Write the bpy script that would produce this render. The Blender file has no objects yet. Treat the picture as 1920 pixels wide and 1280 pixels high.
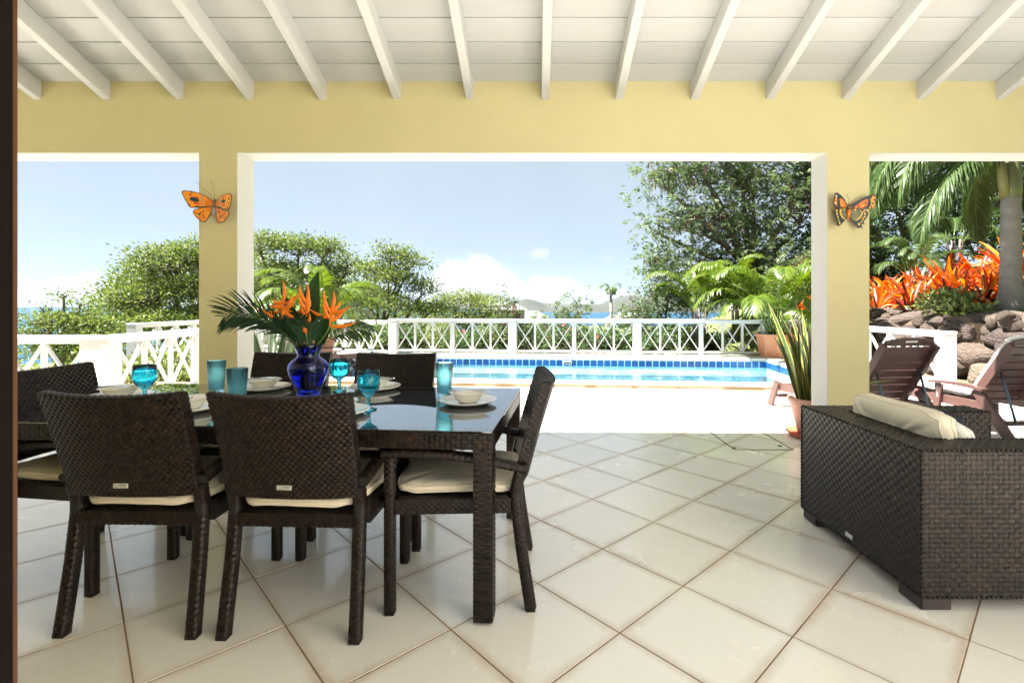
import bpy, math, random
import numpy as np
from mathutils import Vector, Matrix
random.seed(7); NP = np.random.default_rng(7)
R = math.radians
S = bpy.context.scene
COL = S.collection

# ------------------------------------------------------------------ camera
cam = bpy.data.cameras.new('camera'); camo = bpy.data.objects.new('camera', cam); COL.objects.link(camo)
camo.location = (0, 0, 1.23); camo.rotation_euler = (R(90), 0, 0)
cam.sensor_width = 36; cam.lens = 925 / 1920 * 36
cam.shift_x = -(1005 - 960) / 1920; cam.shift_y = -(640 - 572) / 1920
cam.clip_start = 0.02; cam.clip_end = 90000
S.camera = camo
# ------------------------------------------------------------------ light
SUN_EL, SUN_AZ = R(57), math.atan2(-0.99, -0.12)      # azimuth measured from +Y towards +X
sd = Vector((math.sin(SUN_AZ) * math.cos(SUN_EL), math.cos(SUN_AZ) * math.cos(SUN_EL), math.sin(SUN_EL)))
sl = bpy.data.lights.new('sun', 'SUN'); so = bpy.data.objects.new('sun', sl); COL.objects.link(so)
sl.energy = 5.0; sl.angle = R(0.53); sl.color = (1, 0.965, 0.91)
so.rotation_euler = (-sd).to_track_quat('-Z', 'Y').to_euler(); so.location = (-20, 5, 40)
S.view_settings.view_transform = 'Standard'; S.view_settings.look = 'None'
S.view_settings.exposure = 2.58; S.view_settings.gamma = 1.0
S.render.engine = 'CYCLES'
S.cycles.max_bounces = 9; S.cycles.diffuse_bounces = 5; S.cycles.transparent_max_bounces = 10
S.cycles.transmission_bounces = 8; S.cycles.glossy_bounces = 4; S.cycles.sample_clamp_indirect = 8

W = bpy.data.worlds.new('World'); S.world = W; W.use_nodes = True
def world():
    nt = W.node_tree; N = nt.nodes; L = nt.links; N.clear()
    def node(t, **k):
        n = N.new(t)
        for a, b in k.items(): setattr(n, a, b)
        return n
    def M(op, a, b=None, c=None):
        n = node('ShaderNodeMath', operation=op)
        for i, v in enumerate((a, b, c)):
            if v is None: continue
            if isinstance(v, (int, float)): n.inputs[i].default_value = v
            else: L.new(v, n.inputs[i])
        return n.outputs[0]
    out = node('ShaderNodeOutputWorld'); bg = node('ShaderNodeBackground'); bg.inputs['Strength'].default_value = 0.05
    sky = node('ShaderNodeTexSky'); sky.sky_type = 'NISHITA'; sky.sun_disc = False
    sky.sun_elevation = SUN_EL; sky.sun_rotation = SUN_AZ; sky.altitude = 3000; sky.air_density = 0.36; sky.dust_density = 0.0; sky.ozone_density = 1.0
    tc = node('ShaderNodeTexCoord'); sp = node('ShaderNodeSeparateXYZ'); L.new(tc.outputs['Generated'], sp.inputs[0])
    x, y, z = sp.outputs
    az = M('ARCTAN2', x, y); el = M('ARCSINE', z)
    nz = node('ShaderNodeTexNoise'); nz.inputs['Scale'].default_value = 22; nz.inputs['Detail'].default_value = 9; nz.inputs['Roughness'].default_value = .62
    L.new(tc.outputs['Generated'], nz.inputs['Vector'])
    n2 = node('ShaderNodeTexNoise'); n2.inputs['Scale'].default_value = 6; n2.inputs['Detail'].default_value = 5
    L.new(tc.outputs['Generated'], n2.inputs['Vector'])
    n = M('SUBTRACT', nz.outputs['Fac'], .5)
    tot = None
    # cumulus banks standing on the horizon all the way round: azimuth, half width, height
    for a, w, h in ((-.125, .12, .112), (.03, .10, .07), (.2, .09, .03), (-.70, .13, .058), (.75, .2, .07), (1.5, .25, .08), (2.3, .2, .06), (-1.5, .22, .08), (-2.3, .25, .07), (3.0, .15, .08)):
        d = M('DIVIDE', M('SUBTRACT', az, a), w)
        g = M('MULTIPLY', M('EXPONENT', M('MULTIPLY', M('MULTIPLY', d, d), -1)), h)
        tot = g if tot is None else M('MAXIMUM', tot, g)
    f = M('ADD', M('SUBTRACT', tot, el), M('MULTIPLY', n, .085))
    cl = node('ShaderNodeMapRange', interpolation_type='SMOOTHSTEP'); L.new(f, cl.inputs[0])
    cl.inputs[1].default_value = 0.0; cl.inputs[2].default_value = .03
    low = node('ShaderNodeMapRange', interpolation_type='SMOOTHSTEP'); L.new(el, low.inputs[0]); low.inputs[1].default_value = .0; low.inputs[2].default_value = .045
    low.inputs[3].default_value = .25
    mask = M('MULTIPLY', cl.outputs[0], low.outputs[0])
    # small detached puffs
    for a, e, ra, re in ((.010, .102, .020, .015), (.147, .095, .028, .011), (-1.1, .16, .04, .015), (.9, .2, .05, .02), (2.0, .15, .05, .02), (-2.0, .2, .05, .02)):
        dx = M('DIVIDE', M('SUBTRACT', az, a), ra); dy = M('DIVIDE', M('SUBTRACT', el, e), re)
        q = M('ADD', M('SUBTRACT', 1, M('ADD', M('MULTIPLY', dx, dx), M('MULTIPLY', dy, dy))), M('MULTIPLY', n, 5))
        mr = node('ShaderNodeMapRange', interpolation_type='SMOOTHSTEP'); L.new(q, mr.inputs[0]); mr.inputs[1].default_value = 0; mr.inputs[2].default_value = 1.8
        mask = M('MAXIMUM', mask, M('MULTIPLY', mr.outputs[0], .6))
    # thin veil of haze everywhere
    veil = M('ADD', M('MULTIPLY', n2.outputs['Fac'], .16), .62)
    vm = node('ShaderNodeMix', data_type='RGBA'); L.new(veil, vm.inputs[0]); L.new(sky.outputs[0], vm.inputs[6]); vm.inputs[7].default_value = (2.75, 3.2, 3.4, 1)
    mask = M('MULTIPLY', mask, .92)
    mx = node('ShaderNodeMix', data_type='RGBA'); L.new(mask, mx.inputs[0]); L.new(vm.outputs[2], mx.inputs[6]); mx.inputs[7].default_value = (4.1, 4.1, 4.15, 1)
    L.new(mx.outputs[2], bg.inputs[0]); L.new(bg.outputs[0], out.inputs[0])
world()

# ------------------------------------------------------------------ materials
def mat(name, col, rough=.6, metal=0, vary=0, vscale=4, bump=0, bscale=30, spec=.5, island=None, objrand=None, trans=0, bdist=.01, stretch=None, dirt=None, ramp=None, coat=0, transl=None):
    m = bpy.data.materials.new(name); m.use_nodes = True; nt = m.node_tree; N = nt.nodes; L = nt.links
    p = N['Principled BSDF']; c = (*col, 1)
    p.inputs['Base Color'].default_value = c; p.inputs['Roughness'].default_value = rough; p.inputs['Metallic'].default_value = metal
    p.inputs['Specular IOR Level'].default_value = spec
    if coat: p.inputs['Coat Weight'].default_value = coat
    if trans: p.inputs['Transmission Weight'].default_value = trans
    cur = None
    tc = N.new('ShaderNodeTexCoord'); vec = tc.outputs['Object']
    if stretch:
        mp = N.new('ShaderNodeMapping'); mp.inputs['Scale'].default_value = stretch; L.new(vec, mp.inputs[0]); vec = mp.outputs[0]
    if ramp:   # list of colours picked at random per island / per object
        r = N.new('ShaderNodeValToRGB'); r.color_ramp.interpolation = 'LINEAR'
        e = r.color_ramp.elements
        while len(e) < len(ramp): e.new(.5)
        for i, cc in enumerate(ramp): e[i].position = i / (len(ramp) - 1); e[i].color = (*cc, 1)
        if objrand: o = N.new('ShaderNodeObjectInfo'); L.new(o.outputs['Random'], r.inputs[0])
        else: g = N.new('ShaderNodeNewGeometry'); L.new(g.outputs['Random Per Island'], r.inputs[0])
        cur = r.outputs[0]
    def mul(fac_out, lo, hi):
        nonlocal cur
        mr = N.new('ShaderNodeMapRange'); L.new(fac_out, mr.inputs[0]); mr.inputs[3].default_value = lo; mr.inputs[4].default_value = hi
        h = N.new('ShaderNodeHueSaturation'); L.new(mr.outputs[0], h.inputs['Value'])
        if cur is None: h.inputs['Color'].default_value = c
        else: L.new(cur, h.inputs['Color'])
        cur = h.outputs[0]
    if vary:
        n = N.new('ShaderNodeTexNoise'); n.inputs['Scale'].default_value = vscale; n.inputs['Detail'].default_value = 6; n.inputs['Roughness'].default_value = .65; L.new(vec, n.inputs['Vector'])
        n.inputs['Distortion'].default_value = .3
        mul(n.outputs['Fac'], 1 - vary * 1.6, 1 + vary * 1.6)
    if island and not ramp:
        g = N.new('ShaderNodeNewGeometry'); mul(g.outputs['Random Per Island'], 1 - island, 1 + island)
    if objrand and not ramp:
        o = N.new('ShaderNodeObjectInfo'); mul(o.outputs['Random'], 1 - objrand, 1 + objrand)
    if dirt:   # (colour, amount, scale): stains
        n = N.new('ShaderNodeTexNoise'); n.inputs['Scale'].default_value = dirt[2]; n.inputs['Detail'].default_value = 8; n.inputs['Roughness'].default_value = .7; L.new(vec, n.inputs['Vector'])
        mr = N.new('ShaderNodeMapRange'); L.new(n.outputs['Fac'], mr.inputs[0]); mr.inputs[1].default_value = .48; mr.inputs[2].default_value = .72; mr.inputs[4].default_value = dirt[1]
        x = N.new('ShaderNodeMix'); x.data_type = 'RGBA'; L.new(mr.outputs[0], x.inputs[0])
        if cur is None: x.inputs[6].default_value = c
        else: L.new(cur, x.inputs[6])
        x.inputs[7].default_value = (*dirt[0], 1); cur = x.outputs[2]
    if cur is not None: L.new(cur, p.inputs['Base Color'])
    if bump:
        n = N.new('ShaderNodeTexNoise'); n.inputs['Scale'].default_value = bscale; n.inputs['Detail'].default_value = 4; L.new(vec, n.inputs['Vector'])
        b = N.new('ShaderNodeBump'); b.inputs['Strength'].default_value = bump; b.inputs['Distance'].default_value = bdist; L.new(n.outputs['Fac'], b.inputs['Height']); L.new(b.outputs[0], p.inputs['Normal'])
    if transl:
        t = N.new('ShaderNodeBsdfTranslucent'); hs = N.new('ShaderNodeHueSaturation'); hs.inputs['Value'].default_value = 1.5; hs.inputs['Saturation'].default_value = 1.1
        if cur is not None: L.new(cur, hs.inputs['Color'])
        else: hs.inputs['Color'].default_value = c
        L.new(hs.outputs[0], t.inputs[0])
        mx = N.new('ShaderNodeMixShader'); mx.inputs[0].default_value = transl; L.new(p.outputs[0], mx.inputs[1]); L.new(t.outputs[0], mx.inputs[2]); L.new(mx.outputs[0], N['Material Output'].inputs[0])
    return m

def glass(name, col, rough=.02, ior=1.5, bump=0, bscale=60):
    m = mat(name, col, rough, trans=1, bump=bump, bscale=bscale); m.node_tree.nodes['Principled BSDF'].inputs['IOR'].default_value = ior
    return m

MT = dict(
    yellow=mat('yellow_wall_paint', (.515, .462, .245), .7, vary=.06, vscale=1.3, bump=.12, bscale=90, dirt=((.55, .42, .2), .12, 3)),
    cream=mat('cream_reveal_paint', (.50, .49, .45), .6, vary=.02, vscale=3, bump=.06, bscale=90),
    plank=mat('painted_ceiling_board', (.50, .51, .52), .55, vary=.06, vscale=3, objrand=.08, bump=.05, bscale=40, stretch=(.25, 2, 2), dirt=((.6, .5, .36), .12, 2)),
    rafter=mat('painted_rafter', (.56, .565, .57), .5, vary=.04, vscale=5, objrand=.04, stretch=(6, .5, 6), bump=.08, bscale=25, dirt=((.62, .53, .38), .1, 3)),
    gap=mat('dark_gap', (.16, .11, .06), .9),
    tile=mat('cream_floor_tile', (.86, .81, .725), .2, spec=.8, coat=.5, vary=.045, vscale=2.4, objrand=.05, bump=.035, bscale=14, dirt=((.62, .52, .40), .12, 2.2)),
    grout=mat('brown_grout', (.24, .15, .08), .95, vary=.35, vscale=3),
    coping=mat('pool_coping_stone', (.60, .56, .49), .7, vary=.07, vscale=5, bump=.2, bscale=50, dirt=((.45, .33, .2), .3, 4)),
    riser=mat('pool_coping_riser', (.26, .18, .10), .8, vary=.2, vscale=6, bump=.3, bscale=40, dirt=((.36, .31, .25), .7, 8)),
    pooltile=mat('blue_pool_tile', (.012, .065, .20), .15, vary=.1, vscale=9, objrand=.28, coat=.3),
    tilegrout=mat('pool_grout', (.62, .72, .78), .8),
    plaster=mat('pool_plaster', (.19, .36, .42), .7, vary=.05, vscale=1.5),
    white=mat('white_rail_paint', (.54, .54, .54), .45, vary=.03, vscale=6, objrand=.02, bump=.05, bscale=60, dirt=((.6, .56, .48), .12, 5)),
    wicker=mat('brown_wicker', (.05, .03, .02), .36, spec=.26, island=.5, ramp=[(.0035, .0018, .0012), (.008, .004, .0026), (.013, .0064, .004), (.024, .0125, .0072)]),
    wickerbase=mat('wicker_core', (.005, .0035, .0025), .7),
    cushion=mat('cream_cushion', (.66, .59, .45), .9, vary=.05, vscale=8, bump=.35, bscale=22, dirt=((.5, .42, .28), .2, 5)),
    lcushion=mat('white_lounger_cushion', (.80, .77, .69), .9, vary=.04, vscale=8, bump=.4, bscale=12),
    steel=mat('cutlery_steel', (.72, .72, .74), .16, 1),
    tag=mat('label_plate', (.62, .61, .58), .3, .6),
    porcelain=mat('white_porcelain', (.80, .77, .69), .12, coat=.5),
    aqua=glass('aqua_glass', (.14, .74, .90), .03, 1.33, bump=.05, bscale=50),
    aqua2=glass('bubbled_aqua_glass', (.50, .88, .95), .03, 1.18, bump=.6, bscale=260),
    cobalt=glass('cobalt_glass', (.02, .05, .72), .01),
    tableglass=glass('table_glass', (.80, .90, .92), .0, 2.5),
    lit_edge=mat('lit_jamb_edge_brown', (.055, .018, .005), .5, spec=.15, vary=.2, vscale=4, stretch=(20, 20, 1)),  # brown that stands for outside light on the jamb's rounded edge
    darkwood=mat('dark_door_wood', (.004, .002, .0015), .7, spec=.1, vary=.3, vscale=4, stretch=(20, 20, 1)),
    lounger=mat('brown_recycled_slat', (.085, .042, .036), .42, vary=.15, vscale=5, objrand=.1, stretch=(1, 12, 12), bump=.15, bscale=30),
    strut=mat('blue_grey_metal', (.10, .14, .18), .35, .8),
    terracotta=mat('terracotta', (.56, .235, .13), .75, vary=.08, vscale=6, bump=.1, bscale=60, dirt=((.75, .5, .38), .3, 4)),
    terracotta2=mat('red_terracotta', (.50, .12, .055), .7, vary=.1, vscale=6),
    pinkpot=mat('pale_terracotta', (.56, .30, .23), .8, vary=.07, vscale=6, bump=.1, bscale=70, dirt=((.7, .5, .42), .3, 3)),
    soil=mat('soil', (.07, .045, .03), .95, vary=.3, bump=.6, bscale=60),
    rock=mat('fieldstone', (.3, .22, .17), .85, vary=.26, vscale=3.5, bump=1.0, bscale=7, bdist=.12, objrand=True, ramp=[(.045, .03, .027), (.11, .078, .058), (.17, .125, .085), (.065, .044, .038), (.13, .095, .072), (.055, .037, .034)], dirt=((.20, .16, .12), .45, 5)),
    earth=mat('dry_earth', (.15, .105, .065), .95, vary=.2, vscale=6, bump=.6, bscale=25, dirt=((.08, .08, .03), .5, 3)),
    hill=mat('hillside_green', (.10, .12, .035), .95, vary=.35, vscale=.25, bump=.8, bscale=1.5),
    mountain=mat('dry_mountain', (.040, .045, .038), .95, vary=.3, vscale=.004, dirt=((.022, .032, .022), .8, .012)),
    bark=mat('grey_bark', (.10, .075, .055), .9, vary=.25, vscale=8, bump=.6, bscale=20),
    palmbark=mat('ringed_palm_bark', (.21, .185, .17), .85, vary=.18, vscale=3, stretch=(1, 1, 14), bump=.7, bscale=6),
    leafA=mat('yellow_green_foliage', (.1, .15, .03), .5, ramp=[(.06, .10, .018), (.10, .145, .03), (.145, .185, .045), (.21, .235, .07)], transl=.33),
    leafB=mat('fresh_green_foliage', (.1, .15, .03), .5, ramp=[(.10, .13, .03), (.17, .21, .06), (.24, .28, .10)], transl=.33),
    leafC=mat('feathery_green_foliage', (.05, .1, .03), .5, ramp=[(.05, .085, .03), (.085, .13, .048), (.125, .175, .07), (.18, .215, .10)], transl=.42),
    leafD=mat('dark_green_foliage', (.03, .07, .02), .45, ramp=[(.02, .045, .012), (.035, .075, .02), (.06, .11, .03)], transl=.25),
    leafE=mat('shrub_green_foliage', (.05, .1, .03), .5, ramp=[(.045, .085, .03), (.075, .13, .045), (.12, .175, .07)], transl=.3),
    palmY=mat('yellow_green_palm', (.2, .25, .02), .42, ramp=[(.045, .085, .010), (.08, .125, .014), (.14, .17, .025)], transl=.4),
    palmG=mat('grey_green_palm', (.05, .09, .03), .4, spec=.2, ramp=[(.03, .06, .014), (.05, .085, .024), (.08, .115, .04)], transl=.25),
    palmV=mat('deep_green_cut_palm', (.012, .04, .015), .33, ramp=[(.008, .028, .010), (.014, .045, .016), (.026, .065, .026)], transl=.12),
    broad=mat('deep_green_broad_leaf', (.012, .045, .012), .3, vary=.15, vscale=12, transl=.12),
    stem=mat('green_stem', (.09, .15, .03), .45),
    heli=mat('orange_heliconia', (.85, .2, .01), .4, vary=.12, vscale=14, transl=.25, ramp=[(.70, .085, .005), (.80, .20, .010), (.86, .36, .02)]),
    sanseG=mat('banded_snake_leaf', (.05, .085, .03), .4, vary=.55, vscale=16, stretch=(1, 1, 2.6)),
    sanseY=mat('yellow_leaf_margin', (.58, .47, .10), .45),
    brom=mat('orange_bromeliad', (.8, .2, .02), .38, objrand=True, ramp=[(.40, .03, .008), (.58, .07, .010), (.70, .14, .015), (.74, .22, .025), (.78, .36, .06)], transl=.35, vary=.12, vscale=9),
    bromD=mat('purple_bromeliad', (.05, .015, .02), .38, objrand=True, ramp=[(.035, .010, .016), (.075, .018, .022), (.10, .04, .02)], transl=.15),
    straw=mat('dry_straw_leaf', (.34, .22, .12), .7, objrand=True, ramp=[(.20, .12, .06), (.38, .26, .15), (.48, .36, .22)]),
    pod=mat('brown_seed_pod', (.17, .05, .025), .6, ramp=[(.10, .03, .02), (.19, .06, .04), (.28, .12, .08)]),
    pink=mat('pink_blossom', (.75, .22, .25), .6, transl=.3),
    red=mat('red_blossom', (.62, .06, .03), .6, transl=.2),
    roofw=mat('white_metal_roof', (.3, .3, .3), .5),
    hwall=mat('pale_house_wall', (.2, .19, .17), .8),
    hglass=mat('dark_window', (.03, .04, .05), .1),
    black=mat('black_paint', (.012, .011, .01), .5),
    bteal=mat('dark_teal_paint', (.012, .035, .045), .35),
    borange=mat('orange_wing_paint', (.80, .27, .02), .35, vary=.25, vscale=14, dirt=((.85, .42, .03), .9, 9)),
    borange2=mat('burnt_orange_paint', (.66, .17, .02), .35, vary=.25, vscale=20),
    byellow=mat('yellow_paint', (.86, .5, .05), .4),
    bred=mat('red_paint', (.5, .03, .01), .4),
    bbrown=mat('brown_metal_edge', (.12, .045, .018), .4, .3),
    bgreen=mat('olive_teal_paint', (.16, .15, .06), .35, vary=.5, vscale=12, dirt=((.02, .05, .06), .9, 9)),
    bbody=mat('olive_body_paint', (.13, .085, .03), .4, vary=.4, vscale=40),
    bgrey=mat('grey_paint', (.3, .28, .24), .5),
    towel=mat('turquoise_towel', (.14, .5, .58), .9, vary=.1, vscale=20, dirt=((.9, .35, .1), .5, 12)),
    stripe=mat('navy_stripe', (.03, .06, .12), .9),
    roofing=mat('roof_sheet', (.5, .5, .48), .6),
    indoor=mat('indoor_plaster', (.55, .47, .3), .8),
    drift=mat('weathered_board', (.45, .44, .42), .8, vary=.15, vscale=6, stretch=(8, 8, 1)),
    silver=mat('silver_agave', (.42, .46, .44), .6),
)
def water_mat():
    m = bpy.data.materials.new('pool_water'); m.use_nodes = True; nt = m.node_tree; N = nt.nodes; L = nt.links; N.clear()
    o = N.new('ShaderNodeOutputMaterial'); mx = N.new('ShaderNodeMixShader'); fr = N.new('ShaderNodeFresnel'); fr.inputs[0].default_value = 1.33
    t = N.new('ShaderNodeBsdfTransparent'); t.inputs[0].default_value = (.80, .95, .975, 1); g = N.new('ShaderNodeBsdfGlossy'); g.inputs['Roughness'].default_value = .05
    tc = N.new('ShaderNodeTexCoord'); n = N.new('ShaderNodeTexNoise'); n.inputs['Scale'].default_value = 2.2; n.inputs['Detail'].default_value = 3; L.new(tc.outputs['Object'], n.inputs['Vector'])
    b = N.new('ShaderNodeBump'); b.inputs['Strength'].default_value = .25; b.inputs['Distance'].default_value = .08; L.new(n.outputs['Fac'], b.inputs['Height'])
    for s in (fr, g): L.new(b.outputs[0], s.inputs['Normal'])
    L.new(fr.outputs[0], mx.inputs[0]); L.new(t.outputs[0], mx.inputs[1]); L.new(g.outputs[0], mx.inputs[2]); L.new(mx.outputs[0], o.inputs[0])
    return m
MT['water'] = water_mat()
def joint_dirt(m, h):      # brown grime that has crept from the joints onto the tile edges
    nt = m.node_tree; N = nt.nodes; L = nt.links; p = N['Principled BSDF']; src = p.inputs['Base Color'].links[0].from_socket
    tc = N.new('ShaderNodeTexCoord'); sp = N.new('ShaderNodeSeparateXYZ'); L.new(tc.outputs['Object'], sp.inputs[0])
    def M(op, a, b=None):
        n = N.new('ShaderNodeMath'); n.operation = op
        for i, v in enumerate((a, b)):
            if v is None: continue
            if isinstance(v, (int, float)): n.inputs[i].default_value = v
            else: L.new(v, n.inputs[i])
        return n.outputs[0]
    e = M('MAXIMUM', M('ABSOLUTE', sp.outputs[0]), M('ABSOLUTE', sp.outputs[1]))
    g = N.new('ShaderNodeNewGeometry'); nz = N.new('ShaderNodeTexNoise'); nz.inputs['Scale'].default_value = 2.3; nz.inputs['Detail'].default_value = 7; L.new(g.outputs['Position'], nz.inputs['Vector'])
    n3 = N.new('ShaderNodeTexNoise'); n3.inputs['Scale'].default_value = 26; n3.inputs['Detail'].default_value = 6; L.new(g.outputs['Position'], n3.inputs['Vector'])
    mr = N.new('ShaderNodeMapRange'); mr.interpolation_type = 'SMOOTHSTEP'; L.new(M('ADD', e, M('MULTIPLY', M('SUBTRACT', nz.outputs['Fac'], .5), .06)), mr.inputs[0]); mr.inputs[1].default_value = h - .045; mr.inputs[2].default_value = h + .006
    sc = N.new('ShaderNodeMapRange'); L.new(n3.outputs['Fac'], sc.inputs[0]); sc.inputs[1].default_value = .64; sc.inputs[2].default_value = .78; sc.inputs[4].default_value = .2
    f = M('MINIMUM', M('ADD', M('MULTIPLY', mr.outputs[0], M('MULTIPLY', nz.outputs['Fac'], .85)), sc.outputs[0]), .8)
    x = N.new('ShaderNodeMix'); x.data_type = 'RGBA'; L.new(f, x.inputs[0]); L.new(src, x.inputs[6]); x.inputs[7].default_value = (.50, .36, .22, 1); L.new(x.outputs[2], p.inputs['Base Color'])
    r = N.new('ShaderNodeMapRange'); L.new(nz.outputs['Fac'], r.inputs[0]); r.inputs[1].default_value = .3; r.inputs[2].default_value = .7; r.inputs[3].default_value = .14; r.inputs[4].default_value = .32; L.new(r.outputs[0], p.inputs['Roughness'])
MT['tile_plain'] = MT['tile'].copy(); joint_dirt(MT['tile'], .452 / 2)
MT['sea'] = mat('sea_water', (.010, .06, .115), .35, vary=.12, vscale=.004, spec=.12)

# ------------------------------------------------------------------ mesh helpers
def link(o, parent=None):
    COL.objects.link(o)
    if parent is not None: o.parent = parent
    return o
def tag(o, label, cat, group=None):
    o['label'] = label; o['category'] = cat
    if group: o['group'] = group
    return o
def empty(name, loc=(0, 0, 0), rz=0, label=None, cat=None, group=None, parent=None):
    o = bpy.data.objects.new(name, None); link(o, parent); o.location = loc; o.rotation_euler = (0, 0, rz); o.empty_display_size = .1
    if label: tag(o, label, cat, group)
    return o
def share(name, me, parent=None, loc=(0, 0, 0), rot=(0, 0, 0), scale=(1, 1, 1)):
    o = bpy.data.objects.new(name, me); link(o, parent); o.location = loc; o.rotation_euler = rot; o.scale = scale
    return o
class MB:
    def __init__(s): s.v = []; s.f = []; s.m = []; s.sm = []
    def add(s, vs, fs, mi=0, smooth=False):
        b = len(s.v); s.v.extend(tuple(p) for p in vs); s.f.extend(tuple(i + b for i in f) for f in fs); s.m.extend([mi] * len(fs)); s.sm.extend([smooth] * len(fs)); return s
    def box(s, a, b, mi=0):
        (x0, y0, z0), (x1, y1, z1) = a, b
        return s.add([(x0, y0, z0), (x1, y0, z0), (x1, y1, z0), (x0, y1, z0), (x0, y0, z1), (x1, y0, z1), (x1, y1, z1), (x0, y1, z1)],
                     [(0, 3, 2, 1), (4, 5, 6, 7), (0, 1, 5, 4), (1, 2, 6, 5), (2, 3, 7, 6), (3, 0, 4, 7)], mi)
    def bar(s, a, b, w, h, up=(0, 0, 1), mi=0):
        a = Vector(a); b = Vector(b); d = (b - a).normalized(); up = Vector(up)
        if abs(d.dot(up)) > .98: up = Vector((0, 1, 0))
        sx = d.cross(up).normalized() * (w / 2); sy = sx.cross(d).normalized() * (h / 2)
        vs = [p + i * sx + j * sy for p in (a, b) for i, j in ((-1, -1), (1, -1), (1, 1), (-1, 1))]
        return s.add(vs, [(3, 2, 1, 0), (4, 5, 6, 7), (0, 1, 5, 4), (1, 2, 6, 5), (2, 3, 7, 6), (3, 0, 4, 7)], mi)
    def bbox(s, a, b, r=.005, mi=0):      # box with bevelled edges
        a = np.array(a, float); b = np.array(b, float); c = (a + b) / 2; h = (b - a) / 2; r = min(r, h.min() * .95)
        vs = []; idx = {}
        for sx in (-1, 1):
            for sy in (-1, 1):
                for sz in (-1, 1):
                    for ax in range(3):
                        q = h - r; q[ax] = h[ax]; idx[(sx, sy, sz, ax)] = len(vs); vs.append(c + q * (sx, sy, sz))
        I = lambda t, ax: idx[(*t, ax)]
        fs = []
        for ax in range(3):
            o1, o2 = [k for k in range(3) if k != ax]
            for sg in (-1, 1):
                loop = []
                for p, q in ((-1, -1), (1, -1), (1, 1), (-1, 1)):
                    t = [0, 0, 0]; t[ax] = sg; t[o1] = p; t[o2] = q; loop.append(I(t, ax))
                if (sg == 1) == (ax == 1): loop.reverse()
                fs.append(loop)
            for p in (-1, 1):
                for q in (-1, 1):
                    t0 = [0, 0, 0]; t0[ax] = -1; t0[o1] = p; t0[o2] = q; t1 = list(t0); t1[ax] = 1
                    l = [I(t0, o1), I(t1, o1), I(t1, o2), I(t0, o2)]
                    if (p * q == 1) == (ax == 1): pass
                    else: l.reverse()
                    fs.append(l)
        for t in [(x, y, z) for x in (-1, 1) for y in (-1, 1) for z in (-1, 1)]:
            l = [I(t, 0), I(t, 1), I(t, 2)]
            if t[0] * t[1] * t[2] < 0: l.reverse()
            fs.append(l)
        return s.add(vs, fs, mi)
    def tube(s, path, rad, n=8, mi=0, cap=True, smooth=True):
        P = [Vector(p) for p in path]; k = len(P)
        if not hasattr(rad, '__len__'): rad = [rad] * k
        vs = []; prev = None
        for i, p in enumerate(P):
            d = (P[min(i + 1, k - 1)] - P[max(i - 1, 0)]).normalized()
            if prev is None: prev = d.orthogonal().normalized()
            prev = (prev - d * prev.dot(d))
            prev = prev.normalized() if prev.length > 1e-6 else d.orthogonal().normalized()
            q = d.cross(prev)
            for j in range(n):
                a = 2 * math.pi * j / n; vs.append(p + rad[i] * (math.cos(a) * prev + math.sin(a) * q))
        fs = [(i * n + j, i * n + (j + 1) % n, (i + 1) * n + (j + 1) % n, (i + 1) * n + j) for i in range(k - 1) for j in range(n)]
        s.add(vs, fs, mi, smooth)
        if cap:
            b = len(s.v) - k * n
            s.f.append(tuple(b + j for j in reversed(range(n)))); s.f.append(tuple(b + (k - 1) * n + j for j in range(n))); s.m += [mi] * 2; s.sm += [False] * 2
        return s
    def lathe(s, prof, n=32, mi=0, smooth=True, center=(0, 0, 0), sx=1, sy=1):
        vs = []; k = len(prof); cx, cy, cz = center
        for r, z in prof:
            for j in range(n):
                a = 2 * math.pi * j / n; vs.append((cx + r * sx * math.cos(a), cy + r * sy * math.sin(a), cz + z))
        fs = [(i * n + j, i * n + (j + 1) % n, (i + 1) * n + (j + 1) % n, (i + 1) * n + j) for i in range(k - 1) for j in range(n)]
        return s.add(vs, fs, mi, smooth)
    def prism(s, poly, z0, z1, mi=0):
        n = len(poly); vs = [(x, y, z0) for x, y in poly] + [(x, y, z1) for x, y in poly]
        fs = [tuple(reversed(range(n))), tuple(range(n, 2 * n))] + [(i, (i + 1) % n, n + (i + 1) % n, n + i) for i in range(n)]
        return s.add(vs, fs, mi)
    def grid(s, fn, nu, nv, mi=0, smooth=True, cu=False):
        vs = [fn(i / nu, j / nv) for j in range(nv + 1) for i in range(nu + 1)]
        fs = [(j * (nu + 1) + i, j * (nu + 1) + i + 1, (j + 1) * (nu + 1) + i + 1, (j + 1) * (nu + 1) + i) for j in range(nv) for i in range(nu)]
        return s.add(vs, fs, mi, smooth)
    def weave(s, fn, lu, lv, cu, cv, h, mi=0, base=1, flip=1, nb=(6, 6)):
        """woven strands over fn(u,v) (u,v in 0..1), strands along u; real raised straps over a core"""
        e = 1e-3
        def at(u, v, hh):
            u = min(max(u, 0), 1); v = min(max(v, 0), 1)
            p = Vector(fn(u, v)); u0, u1 = max(u - e, 0), min(u + e, 1); v0, v1 = max(v - e, 0), min(v + e, 1)
            nrm = (Vector(fn(u1, v)) - Vector(fn(u0, v))).cross(Vector(fn(u, v1)) - Vector(fn(u, v0)))
            if nrm.length > 0: nrm.normalize()
            return p + nrm * (hh * flip)
        nu = max(2, round(lu / cu)); nv = max(2, round(lv / cv)); du = 1 / nu; dv = 1 / nv
        if base is not None: s.grid(lambda a, b: at(a, b, 0), nb[0], nb[1], base, True)
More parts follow.
